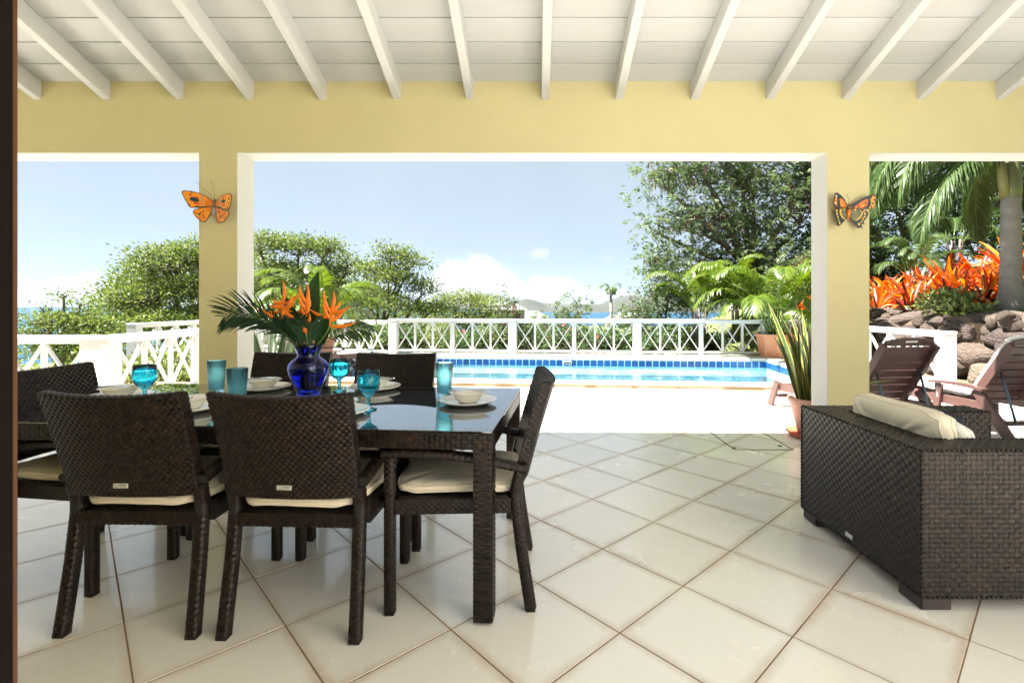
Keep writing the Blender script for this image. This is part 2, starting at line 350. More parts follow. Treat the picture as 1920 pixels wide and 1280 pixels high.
        for j in range(nv):
            v = (j + .5) * dv; jit = random.uniform(-.12, .12)
            for i in range(nu + 1):
                u = i * du
                if (i + j) % 2 == 0:
                    hl = .80 * du * random.uniform(.94, 1.04); a0 = max(u - hl, 0); a1 = min(u + hl, 1)
                    if a1 - a0 < .3 * du: continue
                    us = [a0, a0 * .72 + a1 * .28, a0 * .28 + a1 * .72, a1]
                    hs = [h * (.12 if a0 > 0 else .7), h, h, h * (.12 if a1 < 1 else .7)]
                    vw = .43 * dv; vj = v + jit * dv * .3
                    vs = []
                    for uu, hh in zip(us, hs): vs += [at(uu, vj - vw, hh * .45), at(uu, vj, hh), at(uu, vj + vw, hh * .45)]
                    fs = []
                    for k in range(3):
                        for c in range(2):
                            q = (k * 3 + c, (k + 1) * 3 + c, (k + 1) * 3 + c + 1, k * 3 + c + 1); fs.append(q if flip > 0 else q[::-1])
                    s.add(vs, fs, mi, True)
                elif 0 < i < nu:
                    q = [at(u - .27 * du, v - .5 * dv, h * .35), at(u + .27 * du, v - .5 * dv, h * .35), at(u + .27 * du, v + .5 * dv, h * .35), at(u - .27 * du, v + .5 * dv, h * .35)]
                    s.add(q, [(0, 1, 2, 3) if flip > 0 else (3, 2, 1, 0)], mi, True)
        return s
    def woven_bar(s, path, w, d, side=(1, 0, 0), cu=.022, cv=.012, h=.0025, ends=True, rnd=0):
        """bar of rectangular section w (along side) x d swept along path, wound with strands on its four faces"""
        P = [Vector(p) for p in path]; side = Vector(side).normalized()
        L = [0]
        for a, b in zip(P, P[1:]): L.append(L[-1] + (b - a).length)
        tot = L[-1]
        def pt(t):
            x = t * tot; k = 0
            while k < len(P) - 2 and x > L[k + 1]: k += 1
            f = (x - L[k]) / (L[k + 1] - L[k]); p = P[k].lerp(P[k + 1], f)
            d0 = (P[k + 1] - P[k]).normalized(); sd = (side - d0 * side.dot(d0)).normalized(); return p, sd, d0.cross(sd)
        cs = [(-1, -1), (1, -1), (1, 1), (-1, 1)]
        if rnd:       # rounded section (superellipse of power rnd), strands wound round it
            sg = lambda c: math.copysign(abs(c) ** (2 / rnd), c)
            def fr(u, v):
                p, sx, sy = pt(v); a = u * 2 * math.pi; return p + sx * (sg(math.cos(a)) * w / 2) + sy * (sg(math.sin(a)) * d / 2)
            s.weave(fr, 4 * math.ceil((w + d) * 1.7 / 4 / cu) * cu, tot, cu, cv, h, nb=(16, max(2, len(P) * 2)))
            if ends:
                for t, rev in ((0, True), (1, False)):
                    q = [fr(k / 16, t) for k in range(16)]; s.add(q, [tuple(range(16))[::-1] if rev else tuple(range(16))], 1)
            return s
        for q in range(4):
            a, b = cs[q], cs[(q + 1) % 4]
            def fn(u, v, a=a, b=b):
                p, sx, sy = pt(v); x = a[0] + (b[0] - a[0]) * u; y = a[1] + (b[1] - a[1]) * u
                return p + sx * (x * w / 2) + sy * (y * d / 2)
            s.weave(fn, w if q % 2 == 0 else d, tot, cu, cv, h, nb=(1, max(2, len(P) * 2)))
        if ends:
            for t, rev in ((0, True), (1, False)):
                p, sx, sy = pt(t); q = [p + sx * (x * w / 2) + sy * (y * d / 2) for x, y in cs]
                s.add(q, [(3, 2, 1, 0) if rev else (0, 1, 2, 3)], 1)
        return s
    def mesh(s, name, mats):
        me = bpy.data.meshes.new(name); me.from_pydata([tuple(p) for p in s.v], [], s.f)
        for m_ in (mats if isinstance(mats, (list, tuple)) else [mats]): me.materials.append(MT[m_] if isinstance(m_, str) else m_)
        me.polygons.foreach_set('material_index', s.m); me.polygons.foreach_set('use_smooth', s.sm); me.update()
        return me
    def obj(s, name, mats, parent=None, loc=(0, 0, 0), rz=0, kind=None):
        o = share(name, s.mesh(name, mats), parent, loc, (0, 0, rz))
        if kind: o['kind'] = kind
        return o
def np_mesh(name, V, F, mats, smooth=False, mi=None):
    """V (n,3), F (m,k) arrays"""
    me = bpy.data.meshes.new(name); V = np.asarray(V, np.float32); F = np.asarray(F, np.int32); k = F.shape[1]
    me.vertices.add(len(V)); me.vertices.foreach_set('co', V.ravel()); me.loops.add(F.size); me.loops.foreach_set('vertex_index', F.ravel())
    me.polygons.add(len(F)); me.polygons.foreach_set('loop_start', np.arange(len(F), dtype=np.int32) * k)
    if mi is not None: me.polygons.foreach_set('material_index', np.asarray(mi, np.int32))
    for m_ in (mats if isinstance(mats, (list, tuple)) else [mats]): me.materials.append(MT[m_])
    me.update(calc_edges=True); me.validate()
    if smooth: me.polygons.foreach_set('use_smooth', np.ones(len(F), bool))
    return me
def unit(a): return a / np.maximum(np.linalg.norm(a, axis=-1, keepdims=True), 1e-9)
def leaf_quads(C, D, ln, wd, fold=.25):
    """one folded lance leaf per row: base C, direction D"""
    n = len(C); D = unit(D); r = NP.normal(size=(n, 3)); Sd = unit(np.cross(D, r)); Nn = np.cross(Sd, D)
    ln = np.broadcast_to(np.asarray(ln, float).reshape(-1, 1), (n, 1)); wd = np.broadcast_to(np.asarray(wd, float).reshape(-1, 1), (n, 1))
    mid = C + D * ln * .5
    V = np.stack([C, mid + Sd * wd * .5 + Nn * wd * fold, C + D * ln, mid - Sd * wd * .5 + Nn * wd * fold], 1).reshape(-1, 3)
    b = np.arange(n)[:, None] * 4
    F = np.concatenate([b + [0, 1, 2], b + [0, 2, 3]], 1).reshape(-1, 3)
    return V, F
def merge(parts):
    Vs, Fs, o = [], [], 0
    for V, F in parts: Vs.append(V); Fs.append(F + o); o += len(V)
    return np.concatenate(Vs), np.concatenate(Fs)
def sstep(a, b, x):
    t = min(max((x - a) / (b - a), 0), 1); return t * t * (3 - 2 * t)
def ground_z(x, y):
    t = max(y - 12.9, 0)
    z = -.35 - .13 * min(t, 16) - .022 * max(min(t, 130) - 16, 0) - .10 * max(t - 130, 0)
    if x < -8.6: z -= .25 * min(-x - 8.6, 60) + 1.2 * sstep(0, 1.2, -x - 8.6)
    if y < 10.0 and x < -5.1 : z -= 1.0 * sstep(0, .8, -x - 5.1) * (1 if y > 5.9 else 0)
    bank = sstep(7.05, 7.5, x) if y < 12 else sstep(2.5, 8.5, x)
    if y > 14: bank *= 1 - sstep(17, 34, y)
    if bank > 0: z = z * (1 - bank) + bank * (1.0 + .20 * min(max(x - 7.5, 0), 30) + .02 * max(y - 12, 0))
    return max(z, -60)
def structure(o): o['kind'] = 'structure'; return o

# ------------------------------------------------------------------ far setting
mb = MB()
mb.add([(-14000, -1500, -46), (14000, -1500, -46), (14000, 14000, -46), (-14000, 14000, -46)], [(0, 1, 2, 3)])
structure(mb.obj('sea', 'sea'))
xs = sorted(set(list(np.linspace(-400, 400, 41)) + list(np.linspace(-60, 60, 41)) + list(np.linspace(-14, 14, 57)) + [7.05, 7.15, 7.3, 7.5]))
ys = sorted(set(list(np.linspace(-20, 14, 30)) + list(np.linspace(14, 60, 24)) + list(np.linspace(60, 700, 40))))
mb = MB(); V = []
for y in ys:
    for x in xs:
        z = ground_z(x, y)
        n = (math.sin(x * 1.7 + y * .6) + math.sin(y * 1.3 - x * .45)) * .5
        z += n * (.05 + .006 * max(y - 14, 0)) if (y > 13.5 or x > 7.5 or x < -9) else 0
        if -8.55 < x < 7.0 and y < 12.2: z = -1.9        # under the paved terrace and the pool
        V.append((x, y, z))
nx = len(xs)
mb.add(V, [(j * nx + i, j * nx + i + 1, (j + 1) * nx + i + 1, (j + 1) * nx + i) for j in range(len(ys) - 1) for i in range(nx - 1)], 0, True)
structure(mb.obj('hillside', 'hill'))
def ridge(name, y, prof, depth, seed, z0=-47, n=120):
    """a hill range: crest profile given as (x, z) points, real slopes in front and behind"""
    rnd = np.random.default_rng(seed); X0, X1 = prof[0][0], prof[-1][0]
    px = [p[0] for p in prof]; pz = [p[1] for p in prof]; rows = 14
    ph = rnd.uniform(0, 6.28, 12); V = []
    for j in range(rows + 1):
        t = j / rows; k = 1 - abs(2 * t - 1)
        for i in range(n + 1):
            x = X0 + (X1 - X0) * i / n; c = np.interp(x, px, pz) - z0
            w = sum(math.sin(x / (X1 - X0) * (14 + 9 * q) + ph[q] + t * 5 * (q % 3)) / (1.5 + q) for q in range(8)) * .10
            V.append((x + math.sin(t * 9 + i) * 3, y + (t - .5) * depth * 2, z0 + c * (k ** 1.15) * (1 + w * (.35 + (1 - k)))))
    mb = MB().add(V, [(j * (n + 1) + i, j * (n + 1) + i + 1, (j + 1) * (n + 1) + i + 1, (j + 1) * (n + 1) + i) for j in range(rows) for i in range(n)], 0, True)
    return structure(mb.obj(name, 'mountain'))
def prx(px, Y): return (px - 1005) * Y / 925
def prz(py, Y): return 1.23 + (572 - py) * Y / 925
ridge('hills', 3600, [(prx(a, 3600), prz(b, 3600)) for a, b in ((915, 596), (945, 585), (965, 566), (985, 560), (1005, 563), (1022, 573), (1040, 578), (1055, 573), (1075, 569), (1100, 571), (1125, 570), (1140, 563), (1160, 556), (1185, 553), (1220, 556), (1290, 560), (1370, 566), (1500, 572), (1700, 585))], 380, 3)
ridge('far_hills', 9000, [(prx(a, 9000), prz(b, 9000)) for a, b in ((840, 577), (870, 560), (900, 550), (930, 551), (960, 560), (1000, 565), (1040, 569), (1100, 571), (1200, 572), (1350, 578))], 900, 5)

# ------------------------------------------------------------------ paving
TP = .452; TA = R(43.1); ea = Vector((math.cos(TA), math.sin(TA))); eb = Vector((math.sin(TA), -math.cos(TA)))
T0 = Vector((-.633, 2.206))
PA = R(-4.85); PO = Vector((-3.29, 11.27)); pu = Vector((math.cos(PA), math.sin(PA))); pv = Vector((-math.sin(PA), math.cos(PA)))
PL, PW, CW = 8.25, 3.19, .35
def PP(u, v): q = PO + pu * u + pv * v; return (q.x, q.y)
def puv(x, y): d = Vector((x, y)) - PO; return d.dot(pu), d.dot(pv)
near = lambda x: PP(0, -PW - CW + .02)[1] + (x - PP(0, -PW - CW)[0]) * math.tan(PA)
far = lambda x: PP(0, .9)[1] + (x - PP(0, .9)[0]) * math.tan(PA)
mb = MB()
BE = -.0012
def slab(poly): mb.prism(poly, -.25, BE)
slab([(-8.5, .05), (6.95, .05), (6.95, near(6.95)), (-8.5, near(-8.5))])
lx0, lx1 = PP(-CW + .02, 0), PP(-CW + .02, -PW - CW + .02)
rx0, rx1 = PP(PL + CW - .02, 0), PP(PL + CW - .02, -PW - CW + .02)
floor = structure(mb.obj('terrace_floor', 'grout'))
mb = MB(); mb.prism([(-5.0, near(-5.0)), PP(-CW + .02, -PW - CW + .02), PP(-CW + .02, .9), (-4.9, 12.55), (-8.45, 14.0), (-8.45, 10.25), (-5.0, 10.25)], -.25, .012)
mb.prism([PP(PL + CW - .02, -PW - CW + .02), (6.5, near(6.5)), (6.5, far(6.5)), PP(PL + CW - .02, .9)], -.25, .012)
structure(mb.obj('pool_deck', 'coping'))
mb = MB(); h = TP / 2 - .0024
mb.bbox((-h, -h, -.026), (h, h, 0), .0016)
tile_me = mb.mesh('floor_tile', 'tile')
cells = []
for i in range(-26, 27):
    for j in range(-26, 27):
        c = T0 + ea * (TP * (i + .5)) + eb * (TP * (j + .5)); x, y = c
        if not (-8.3 < x < 6.7 and .1 < y < 7.9): continue
        u, v = puv(x, y)
        if v > -PW - CW - .0 and -CW < u < PL + CW: continue
        if y > near(x) - .02: continue
        if y > 5.9 and x < -5.0: continue
        px = 1005 + 925 * x / y; py = 572 + 925 * 1.23 / y
        vis = -60 < px < 1980 and py < 1330
        cells.append((0 if vis else 1, y, x))
cells.sort()
rest = MB()
for n, (k, y, x) in enumerate(cells):
    rot = TA + (math.pi / 2) * random.randint(0, 3); dz = random.uniform(-.0008, .0008)
    if n < 300: share('tile', tile_me, floor, (x, y, dz), (random.uniform(-.001, .001), random.uniform(-.001, .001), rot))
    else:
        q = [Vector((x, y)) + ea * (a * h) + eb * (b * h) for a, b in ((-1, -1), (-1, 1), (1, 1), (1, -1))]
        rest.prism([tuple(p) for p in q], -.026, dz)
if rest.v: rest.obj('tile_field', 'tile_plain', floor, kind='stuff')
# inspection hatch let into the floor
hc = empty('floor_hatch', (1.94, 4.53, 0), 0, 'square inspection hatch let into the floor tiles, outlined by a dark joint', 'hatch')
mb = MB()
for a, b in (((-.25, -.335, -.01), (.25, -.325, .003)), ((-.25, .325, -.01), (.25, .335, .003)), ((-.255, -.335, -.01), (-.245, .335, .0034)), ((.245, -.335, -.01), (.255, .335, .0034))): mb.box(a, b)
mb.obj('hatch_frame', 'gap', hc)
for x, y in ((-.235, -.28), (.19, -.22)): MB().lathe([(.0, .0045), (.018, .0045), (.02, .001)], 14).obj('lifting_ring', 'black', hc, (x, y, 0))

# ------------------------------------------------------------------ pool
pool = empty('swimming_pool', (*PO, 0), PA, 'rectangular blue swimming pool with a tiled waterline and pale stone coping', 'pool')
mb = MB(); d = -.75
mb.add([(0, 0, d), (PL, 0, d), (PL, -PW, d), (0, -PW, d), (0, 0, .03), (PL, 0, .03), (PL, -PW, .03), (0, -PW, .03)], [(3, 2, 1, 0)[::-1], (0, 4, 5, 1)[::-1], (1, 5, 6, 2)[::-1], (2, 6, 7, 3)[::-1], (3, 7, 4, 0)[::-1]])
mb.obj('basin', 'plaster', pool)
mb = MB(); n = 60
mb.grid(lambda u, v: (.002 + u * (PL - .004), -PW + .002 + v * (PW - .004), -.072), 1, 1); mb.obj('water', 'water', pool)
t = MB().bbox((-.065, -.008, -.065), (.065, .008, .065), .004).mesh('pool_tile', 'pooltile')
def row(n, fn, rz):
    for i in range(n): share('waterline_tile', t, pool, fn(i), (0, 0, rz))
nT = int(PL / .15); sT = PL / nT
back = MB(); back.box((.001, -.006, -.3), (PL - .001, -.001, .029)); back.box((.001, -PW + .001, -.3), (.006, -.008, .029)); back.box((PL - .006, -PW + .001, -.3), (PL - .001, -.008, .029)); back.obj('tile_grout', 'tilegrout', pool)
row(nT, lambda i: ((i + .5) * sT, -.009, -.045), 0)
nS = int(PW / .15); sS = PW / nS
row(nS, lambda i: (.009, -(i + .5) * sS, -.045), R(90)); row(nS, lambda i: (PL - .009, -(i + .5) * sS, -.045), R(90))
sk = MB().bbox((-.1, -.02, -.03), (.1, .012, .03), .004); sk.box((-.085, -.0225, -.018), (.085, -.0205, .012), 1); sk.obj('skimmer', ['white', 'black'], pool, (4.0, -.02, -.04))
cop = MB().bbox((0, 0, 0), (.598, CW, .058), .012).mesh('coping_stone', ['coping'])
nC = 14; sC = (PL + 2 * CW) / nC
def coping(n, s0, fn, rz):
    for i in range(n): share('coping_stone', cop, pool, fn(i), (0, 0, rz), (s0 / .605, 1, 1))
coping(nC, sC, lambda i: (-CW + i * sC, 0, .03), 0); coping(nC, sC, lambda i: (-CW + i * sC, -PW - CW, .004), 0)
nD = 5; sD = PW / nD
coping(nD, sD, lambda i: (0, -PW + i * sD, .03), R(90)); coping(nD, sD, lambda i: (PL + CW, -PW + i * sD, .03), R(90))
mb = MB(); mb.box((-CW, CW + .002, -.2), (PL + CW + .6, .95, .06)); mb.obj('rear_kerb', 'coping', pool)
mb = MB(); mb.box((-CW + .01, -PW - CW + .012, -.2), (PL + CW - .01, -PW - .02, .0035)); mb.box((-CW, -PW - CW - .004, -.03), (PL + CW, -PW - CW + .0115, .044)); mb.obj('coping_riser', 'riser', pool)

# ------------------------------------------------------------------ house with veranda
house = empty('house_veranda', (0, 0, 0), 0, 'yellow veranda of a house with square pillars, deep beam and white raftered ceiling', 'building')
WF, WB, ZL, SL = 4.15, 4.39, 2.509, .35
ZC = lambda y: 3.11 + SL * (WF - y)
def faced(mb, a, b, mf, ms, mu):   # box with own material on front/back, sides, top/bottom
    k = len(mb.m); mb.box(a, b); mb.m[k:] = [mu, mu, mf, ms, mf, ms]
mb = MB(); faced(mb, (-8, WF, ZL), (8, WB, 3.02), 0, 1, 1)
mb.add([(-8, WF, 3.02), (8, WF, 3.02), (8, WF, ZC(WF)), (-8, WF, ZC(WF)), (-8, WB, 3.02), (8, WB, 3.02), (8, WB, ZC(WB) ), (-8, WB, ZC(WB))], [(0, 1, 2, 3), (5, 4, 7, 6)])
mb.obj('beam', ['yellow', 'cream'], house)
for x0, x1 in ((-6.6, -6.27), (-2.835, -2.512), (2.450, 2.804), (6.3, 6.65)):
    mb = MB(); faced(mb, (x0, WF, 0), (x1, WB, ZL), 0, 1, 1); mb.obj('pillar', ['yellow', 'cream'], house)
pl = .2
me = MB().bbox((-8.1, 0, 0), (8.1, pl * math.hypot(1, SL) - .005, .02), .004).mesh('ceiling_board', 'plank')
ang = -math.atan(SL)
for k in range(-2, 18):
    y0 = 3.979 - .2 * k; share('ceiling_board', me, house, (0, y0 - .2, ZC(y0 - .2)), (ang, 0, 0))
RX = [-195, -62, 71, 201, 336.5, 470, 605.7, 743.7, 881.9, 1021.9, 1161, 1302, 1444, 1587.6, 1728, 1873.6, 2018, 2165]
rl = math.hypot(1, SL) * (4.2 - .62)
me = MB().bbox((-.033, 0, -.1455), (.033, rl, -.0005), .004).mesh('rafter', 'rafter')
for p in RX:
    x = (p - 1005) * WF / 925; share('rafter', me, house, (x, .62, ZC(.62)), (ang, 0, random.uniform(-.002, .002)))
mb = MB(); e = lambda x: max(4.64 - .055 * max(x + 1.8, 0), 4.41)
top = lambda x, y, o: (x, y, ZC(y) + .03 + o)
mb.add([top(-8.1, .1, 0), top(8.1, .1, 0), top(8.1, e(8.1), 0), top(-8.1, e(-8.1), 0), top(-8.1, .1, .06), top(8.1, .1, .06), top(8.1, e(8.1), .06), top(-8.1, e(-8.1), .06)],
       [(0, 3, 2, 1), (4, 5, 6, 7), (0, 1, 5, 4), (1, 2, 6, 5), (2, 3, 7, 6), (3, 0, 4, 7)])
mb.obj('roof', 'roofing', house)
# wall of the house with the doorway the picture is taken from
JX, JY = -.6275, .60
mb = MB(); zt = ZC(.6); OX = 5.9      # wall left open so light from the added courtyard gets in
mb.box((-8, .36, 0), (JX - .09, .585, zt)); mb.box((OX, .36, 0), (OX + .3, .585, zt))
mb.obj('house_wall', 'yellow', house)
df = MB(); df.bbox((JX - .0895, .33, 0), (JX, JY - .0065, 3.2), .002); df.obj('door_jamb', 'darkwood', house); MB().bbox((JX - .0895, JY - .0064, 0), (JX, JY, 3.2), .003).obj('lit_edge_strip', 'lit_edge', house)  # thin brown strip paints the light caught by the jamb's outer corner
mb = MB(); mb.box((-4.1, -3.6, 0), (-4, .355, 2.2)); mb.obj('added_court_wall', 'cream', house)  # unseen side wall of the courtyard added for bounce light
mb = MB(); mb.box((OX - .9, -8, 0), (OX - .7, .1, 6.2)); mb.obj('bounce_wall', mat('cream_bounce_paint', (.80, .76, .68), .7, vary=.03, vscale=2), house)  # tall unseen wall, added to reflect sun onto the veranda floor
mb = MB(); mb.prism([(-8.5, -16), (8, -16), (8, .045), (-8.5, .045)], -.25, -.01); structure(mb.obj('bounce_terrace', 'coping'))  # unseen sunlit paving, added behind the camera to bounce light in

# ------------------------------------------------------------------ railings
def railing(A, B, label, thick0=True, sub=1.46, z=.06, H=.83, panels=3, startpost=True, endpost=True):
    A = Vector(A); B = Vector(B); Lr = (B - A).length; d = (B - A) / Lr; rz = math.atan2(d.y, d.x)
    o = empty('railing', (A.x, A.y, z), rz, label, 'railing')
    ns = max(1, round(Lr / sub)); s = Lr / ns
    hw = []
    for i in range(ns + 1):
        th = (i % 2 == 0) == thick0 or i == ns
        w = .19 if th else .095; hw.append(w / 2)
        if (i == 0 and not startpost) or (i == ns and not endpost): continue
        MB().bbox((-w / 2, -w / 2 * (1 if th else .9), 0), (w / 2, w / 2 * (1 if th else .9), H - (.002 if th else .075)), .006).obj('post', 'white', o, (i * s, 0, 0))
    MB().bbox((-.1, -.105 , H - .03), (Lr + .1, .105, H + .012), .01).obj('top_rail', 'white', o)
    MB().bbox((0, -.03, H - .085), (Lr, .03, H - .031), .004).obj('under_rail', 'white', o)
    MB().bbox((0, -.03, .06), (Lr, .03, .115), .004).obj('bottom_rail', 'white', o)
    bal = MB().bbox((-.024, -.024, .1155), (.024, .024, H - .0855), .003).mesh('baluster', 'white')
    z0, z1 = .118, H - .088
    for i in range(ns):
        a = i * s + hw[i]; b = (i + 1) * s - hw[i + 1]; p = (b - a) / panels
        for k in range(panels):
            xa = a + k * p + (.024 if k else 0); xb = a + (k + 1) * p - (.024 if k < panels - 1 else 0)
            if k: share('baluster', bal, o, (a + k * p, 0, 0))
            for q, (za, zb) in enumerate(((z0, z1), (z1, z0))):
                yy = -.0125 if q else .0125
                MB().bar((xa, yy, za), (xb, yy, zb), .022, .04, (0, 1, 0)).obj('brace', 'white', o)
    return o
FA = PP(-.21, .66); FB = PP(9.95, .66)
railing(FA, FB, 'long white cross braced railing along the far side of the pool')
railing((-8.35, 13.95), (FA[0] - .19, FA[1] + .08), 'white cross braced railing slanting away beyond the potted palm with the sunbed', sub=1.3, z=.012, endpost=False)
railing((-8.3, 10.2), (-8.35, 13.75), 'white railing on the low deck in front of the yellow green trees', z=.012)
railing((-8.3, 5.7), (-5.1, 5.7), 'white railing facing the sea, ending at the corner post by the wicker table', sub=1.6, z=.0, H=.87)
railing((-4.95, 5.7), (-5.0, 10.2), 'white railing running from the corner post towards the pool deck', sub=1.5, z=.0, H=.87)
railing((6.1, 7.35), (6.15, far(6.15) - .55), 'short white railing between the brown loungers and the boulder wall', sub=1.25, z=.0, H=.83, panels=2)
railing((5.95, 3.2), (5.95, 6.05), 'white railing end post beside the boulder wall and the second lounger', sub=1.4, z=.0, H=.8)

# ------------------------------------------------------------------ boulder wall
wall = empty('boulder_wall', (7.1, 9, 0), 0, 'low retaining wall of rough brown boulders below the orange plants', 'wall')
def rock_mesh(seed):
    import bmesh
    bm = bmesh.new(); bmesh.ops.create_icosphere(bm, subdivisions=3, radius=1)
    rnd = np.random.default_rng(seed); ax = unit(rnd.normal(size=(9, 3))); off = rnd.uniform(.62, .95, 9); fr = rnd.normal(size=(5, 3)) * 2.2; ph = rnd.uniform(0, 6, 5)
    for v in bm.verts:
        p = np.array(v.co)
        for a_, o_ in zip(ax, off):
            dd = p @ a_ - o_
            if dd > 0: p = p - a_ * dd * .85
        p = p * (1 + .05 * sum(math.sin(fr[q] @ p + ph[q]) for q in range(5)) * .6)
        v.co = p
    me = bpy.data.meshes.new('rock'); bm.to_mesh(me); bm.free(); me.materials.append(MT['rock'])
    me.polygons.foreach_set('use_smooth', [True] * len(me.polygons)); return me
RK = [rock_mesh(100 + i) for i in range(9)]
random.seed(21)
def wallx(y): return 7.15 + .02 * (y - 9)
for r_, (zc, hh) in enumerate(((.14, .34), (.46, .36), (.76, .32), (.98, .24))):
    y = 4.2 + .2 * (r_ % 2)
    while y < 13.2:
        l = random.choice((.36, .48, .62, .8, .95)) * random.uniform(.9, 1.1); hz = hh * random.uniform(.68, .92) * (.75 if l < .35 else 1)
        share('boulder', random.choice(RK), wall, (wallx(y) - 7.1 + .10 * r_ + random.uniform(-.05, .08), y + l / 2 - 9, zc + random.uniform(-.05, .05)),
              (random.uniform(-.3, .3), random.uniform(-.25, .25), random.uniform(-.2, .2) + (math.pi if random.random() < .5 else 0)), (random.uniform(.28, .38), l * .64, hz * .80))
        y += l
for k in range(60):
    y = random.uniform(4.4, 13); s = random.uniform(.05, .12)
    share('filler_stone', random.choice(RK), wall, (wallx(y) - 7.1 + random.uniform(-.12, .1) , y - 9, random.uniform(.1, 1.1)), (random.uniform(0, 3), random.uniform(0, 3), 0), (s, s * 1.4, s))
mb = MB(); mb.prism([(7.22, 3.5), (8.3, 3.5), (8.3, 13.6), (7.22, 13.6)], -.3, .93); structure(mb.obj('planting_bank', 'earth'))
mb = MB(); mb.prism([(6.52, 3.0), (7.5, 3.0), (7.5, 13.6), (6.52, 13.6)], -.4, .0); structure(mb.obj('gravel_strip', 'earth'))
# ------------------------------------------------------------------ dining chairs
def pillow(w, d, h, p=4.0, n=18, sag=.0, seam=True):
    """soft cushion: superellipse outline, domed top and bottom, piped edge"""
    mb = MB(); sg = lambda c, e: math.copysign(abs(c) ** e, c)
    na = 56; prof = []
    rings = [(0, 1), (.35, .995), (.62, .97), (.82, .86), (.93, .66), (.985, .36), (1.0, .12), (1.006, 0), (1.0, -.12), (.985, -.36), (.93, -.66), (.82, -.86), (.62, -.97), (.35, -.995), (0, -1)]
    V = []
    for r, z in rings:
        for k in range(na):
            a = 2 * math.pi * k / na; c, s_ = math.cos(a), math.sin(a)
            x = sg(c, 2 / p) * w / 2 * r; y = sg(s_, 2 / p) * d / 2 * r
            wr = .05 * h * math.sin(a * 9 + r * 4) * (1 if .5 < r < .99 else 0) + .06 * h * math.sin(x * 23 + y * 9) * (r < .95)
            V.append((x, y, z * h / 2 * (1 - sag * (1 - r)) + wr))
    m_ = len(rings)
    mb.add(V, [(i * na + (j + 1) % na, i * na + j, (i + 1) * na + j, (i + 1) * na + (j + 1) % na) for i in range(m_ - 1) for j in range(na)], 0, True)
    if seam:
        for q in (5, 9): mb.tube([V[q * na + k % na] for k in range(na + 1)], .0032, 6)
    return mb
def chair_meshes():
    cu, cv = .0115, .0118; X = .24
    M_ = {}
    yb = lambda z: -.235 - .125 * max((z - .46) / .44, 0) ** 1.15
    bow = lambda x: -.032 * (1 - (x / .255) ** 2)
    mb = MB(); z0, z1 = .516, .905; hx = .256
    wd = lambda v: .248 + (hx - .248) * v
    def back(u, v): z = z0 + (z1 - z0) * v; x = wd(v) * (1 - 2 * u); return (x, yb(z) + bow(x) - .021, z + .012 * v * (x / hx) ** 2)     # rear face
    def front(u, v): z = z0 + (z1 - z0) * v; x = wd(v) * (2 * u - 1); return (x, yb(z) + bow(x) + .021, z + .012 * v * (x / hx) ** 2)
    mb.weave(back, 2 * hx, z1 - z0, .0118, .0125, .0046, nb=(12, 10), flip=-1); mb.weave(front, 2 * hx, z1 - z0, .0118, .0125, .0046, nb=(12, 10), flip=-1)
    for sg in (-1, 1):
        def side(u, v, sg=sg):
            a = Vector(back(0 if sg > 0 else 1, v)); b = Vector(front(1 if sg > 0 else 0, v)); return a.lerp(b, u) if sg < 0 else b.lerp(a, u)
        mb.weave(side, .042, z1 - z0, .014, .0112, .003, nb=(1, 10), flip=-1)
    mb.weave(lambda u, v: Vector(back(v, 1)).lerp(Vector(front(1 - v, 1)), u) + Vector((0, 0, .004 * math.sin(u * math.pi))), .042, 2 * hx, .021, .0125, .004, nb=(3, 14), flip=1)
    mb.grid(lambda u, v: Vector(back(v, 0)).lerp(Vector(front(1 - v, 0)), u), 1, 8, 1)
    M_['backrest'] = [mb]
    rl = []; fl = []; ar = []
    for sg in (-1, 1):
        mb = MB().woven_bar([(sg * .248, -.30, .006), (sg * .243, -.262, .25), (sg * .24, -.236, .47), (sg * .243, yb(.56), .56)], .045, .045, (1, 0, 0), cu, cv, rnd=3); mb.box((sg * .248 - .02, -.318, 0), (sg * .248 + .02, -.282, .012), 1); rl.append(mb)
        mb = MB().woven_bar([(sg * .255, .262, .006), (sg * .255, .262, .625)], .043, .043, (1, 0, 0), cu, cv, rnd=3); mb.box((sg * .255 - .018, .244, 0), (sg * .255 + .018, .28, .012), 1); fl.append(mb)
        mb = MB().woven_bar([(sg * .265, .292, .640), (sg * .268, .16, .645), (sg * .27, .02, .635), (sg * .268, -.12, .612), (sg * .262, -.275, .575)], .046, .034, (1, 0, 0), cu, cv, rnd=3); ar.append(mb)
    M_['leg'] = rl + fl; M_['armrest'] = ar
    mb = MB()
    mb.woven_bar([(-.22, -.243, .424), (.22, -.243, .424)], .045, .05, (0, 1, 0), cu, cv); mb.woven_bar([(-.232, .262, .43), (.232, .262, .43)], .045, .058, (0, 1, 0), cu, cv)
    for sg in (-1, 1): mb.woven_bar([(sg * .25, -.22, .43), (sg * .25, .24, .43)], .045, .058, (1, 0, 0), cu, cv)
    M_['seat_frame'] = [mb]
    mb = MB(); n = 26
    for i in range(n):
        x = -.225 + .45 * (i + .5) / n; mb.box((x - .0065, -.23, .446), (x + .0065, .25, .449))
        y = -.225 + .475 * (i + .5) / n; mb.box((-.228, y - .0068, .4495), (.228, y + .0068, .4525))
    M_['seat_deck'] = [mb]
    cub = pillow(.475, .52, .062, 5.5); cub.v = [(x, y + .0, z + .486) for x, y, z in cub.v]
    M_['seat_cushion'] = [cub]
    z = .565; y = yb(z) - .021 - .032 - .0045
    mb = MB().bbox((-.038, y - .002, z - .009), (.018, y + .0, z + .009), .001); mb.box((-.03, y - .0024, z - .005), (-.02, y - .0021, z - .003), 1); mb.box((-.014, y - .0024, z + .0), (.012, y - .0021, z + .004), 1)
    M_['label_plate'] = [mb]
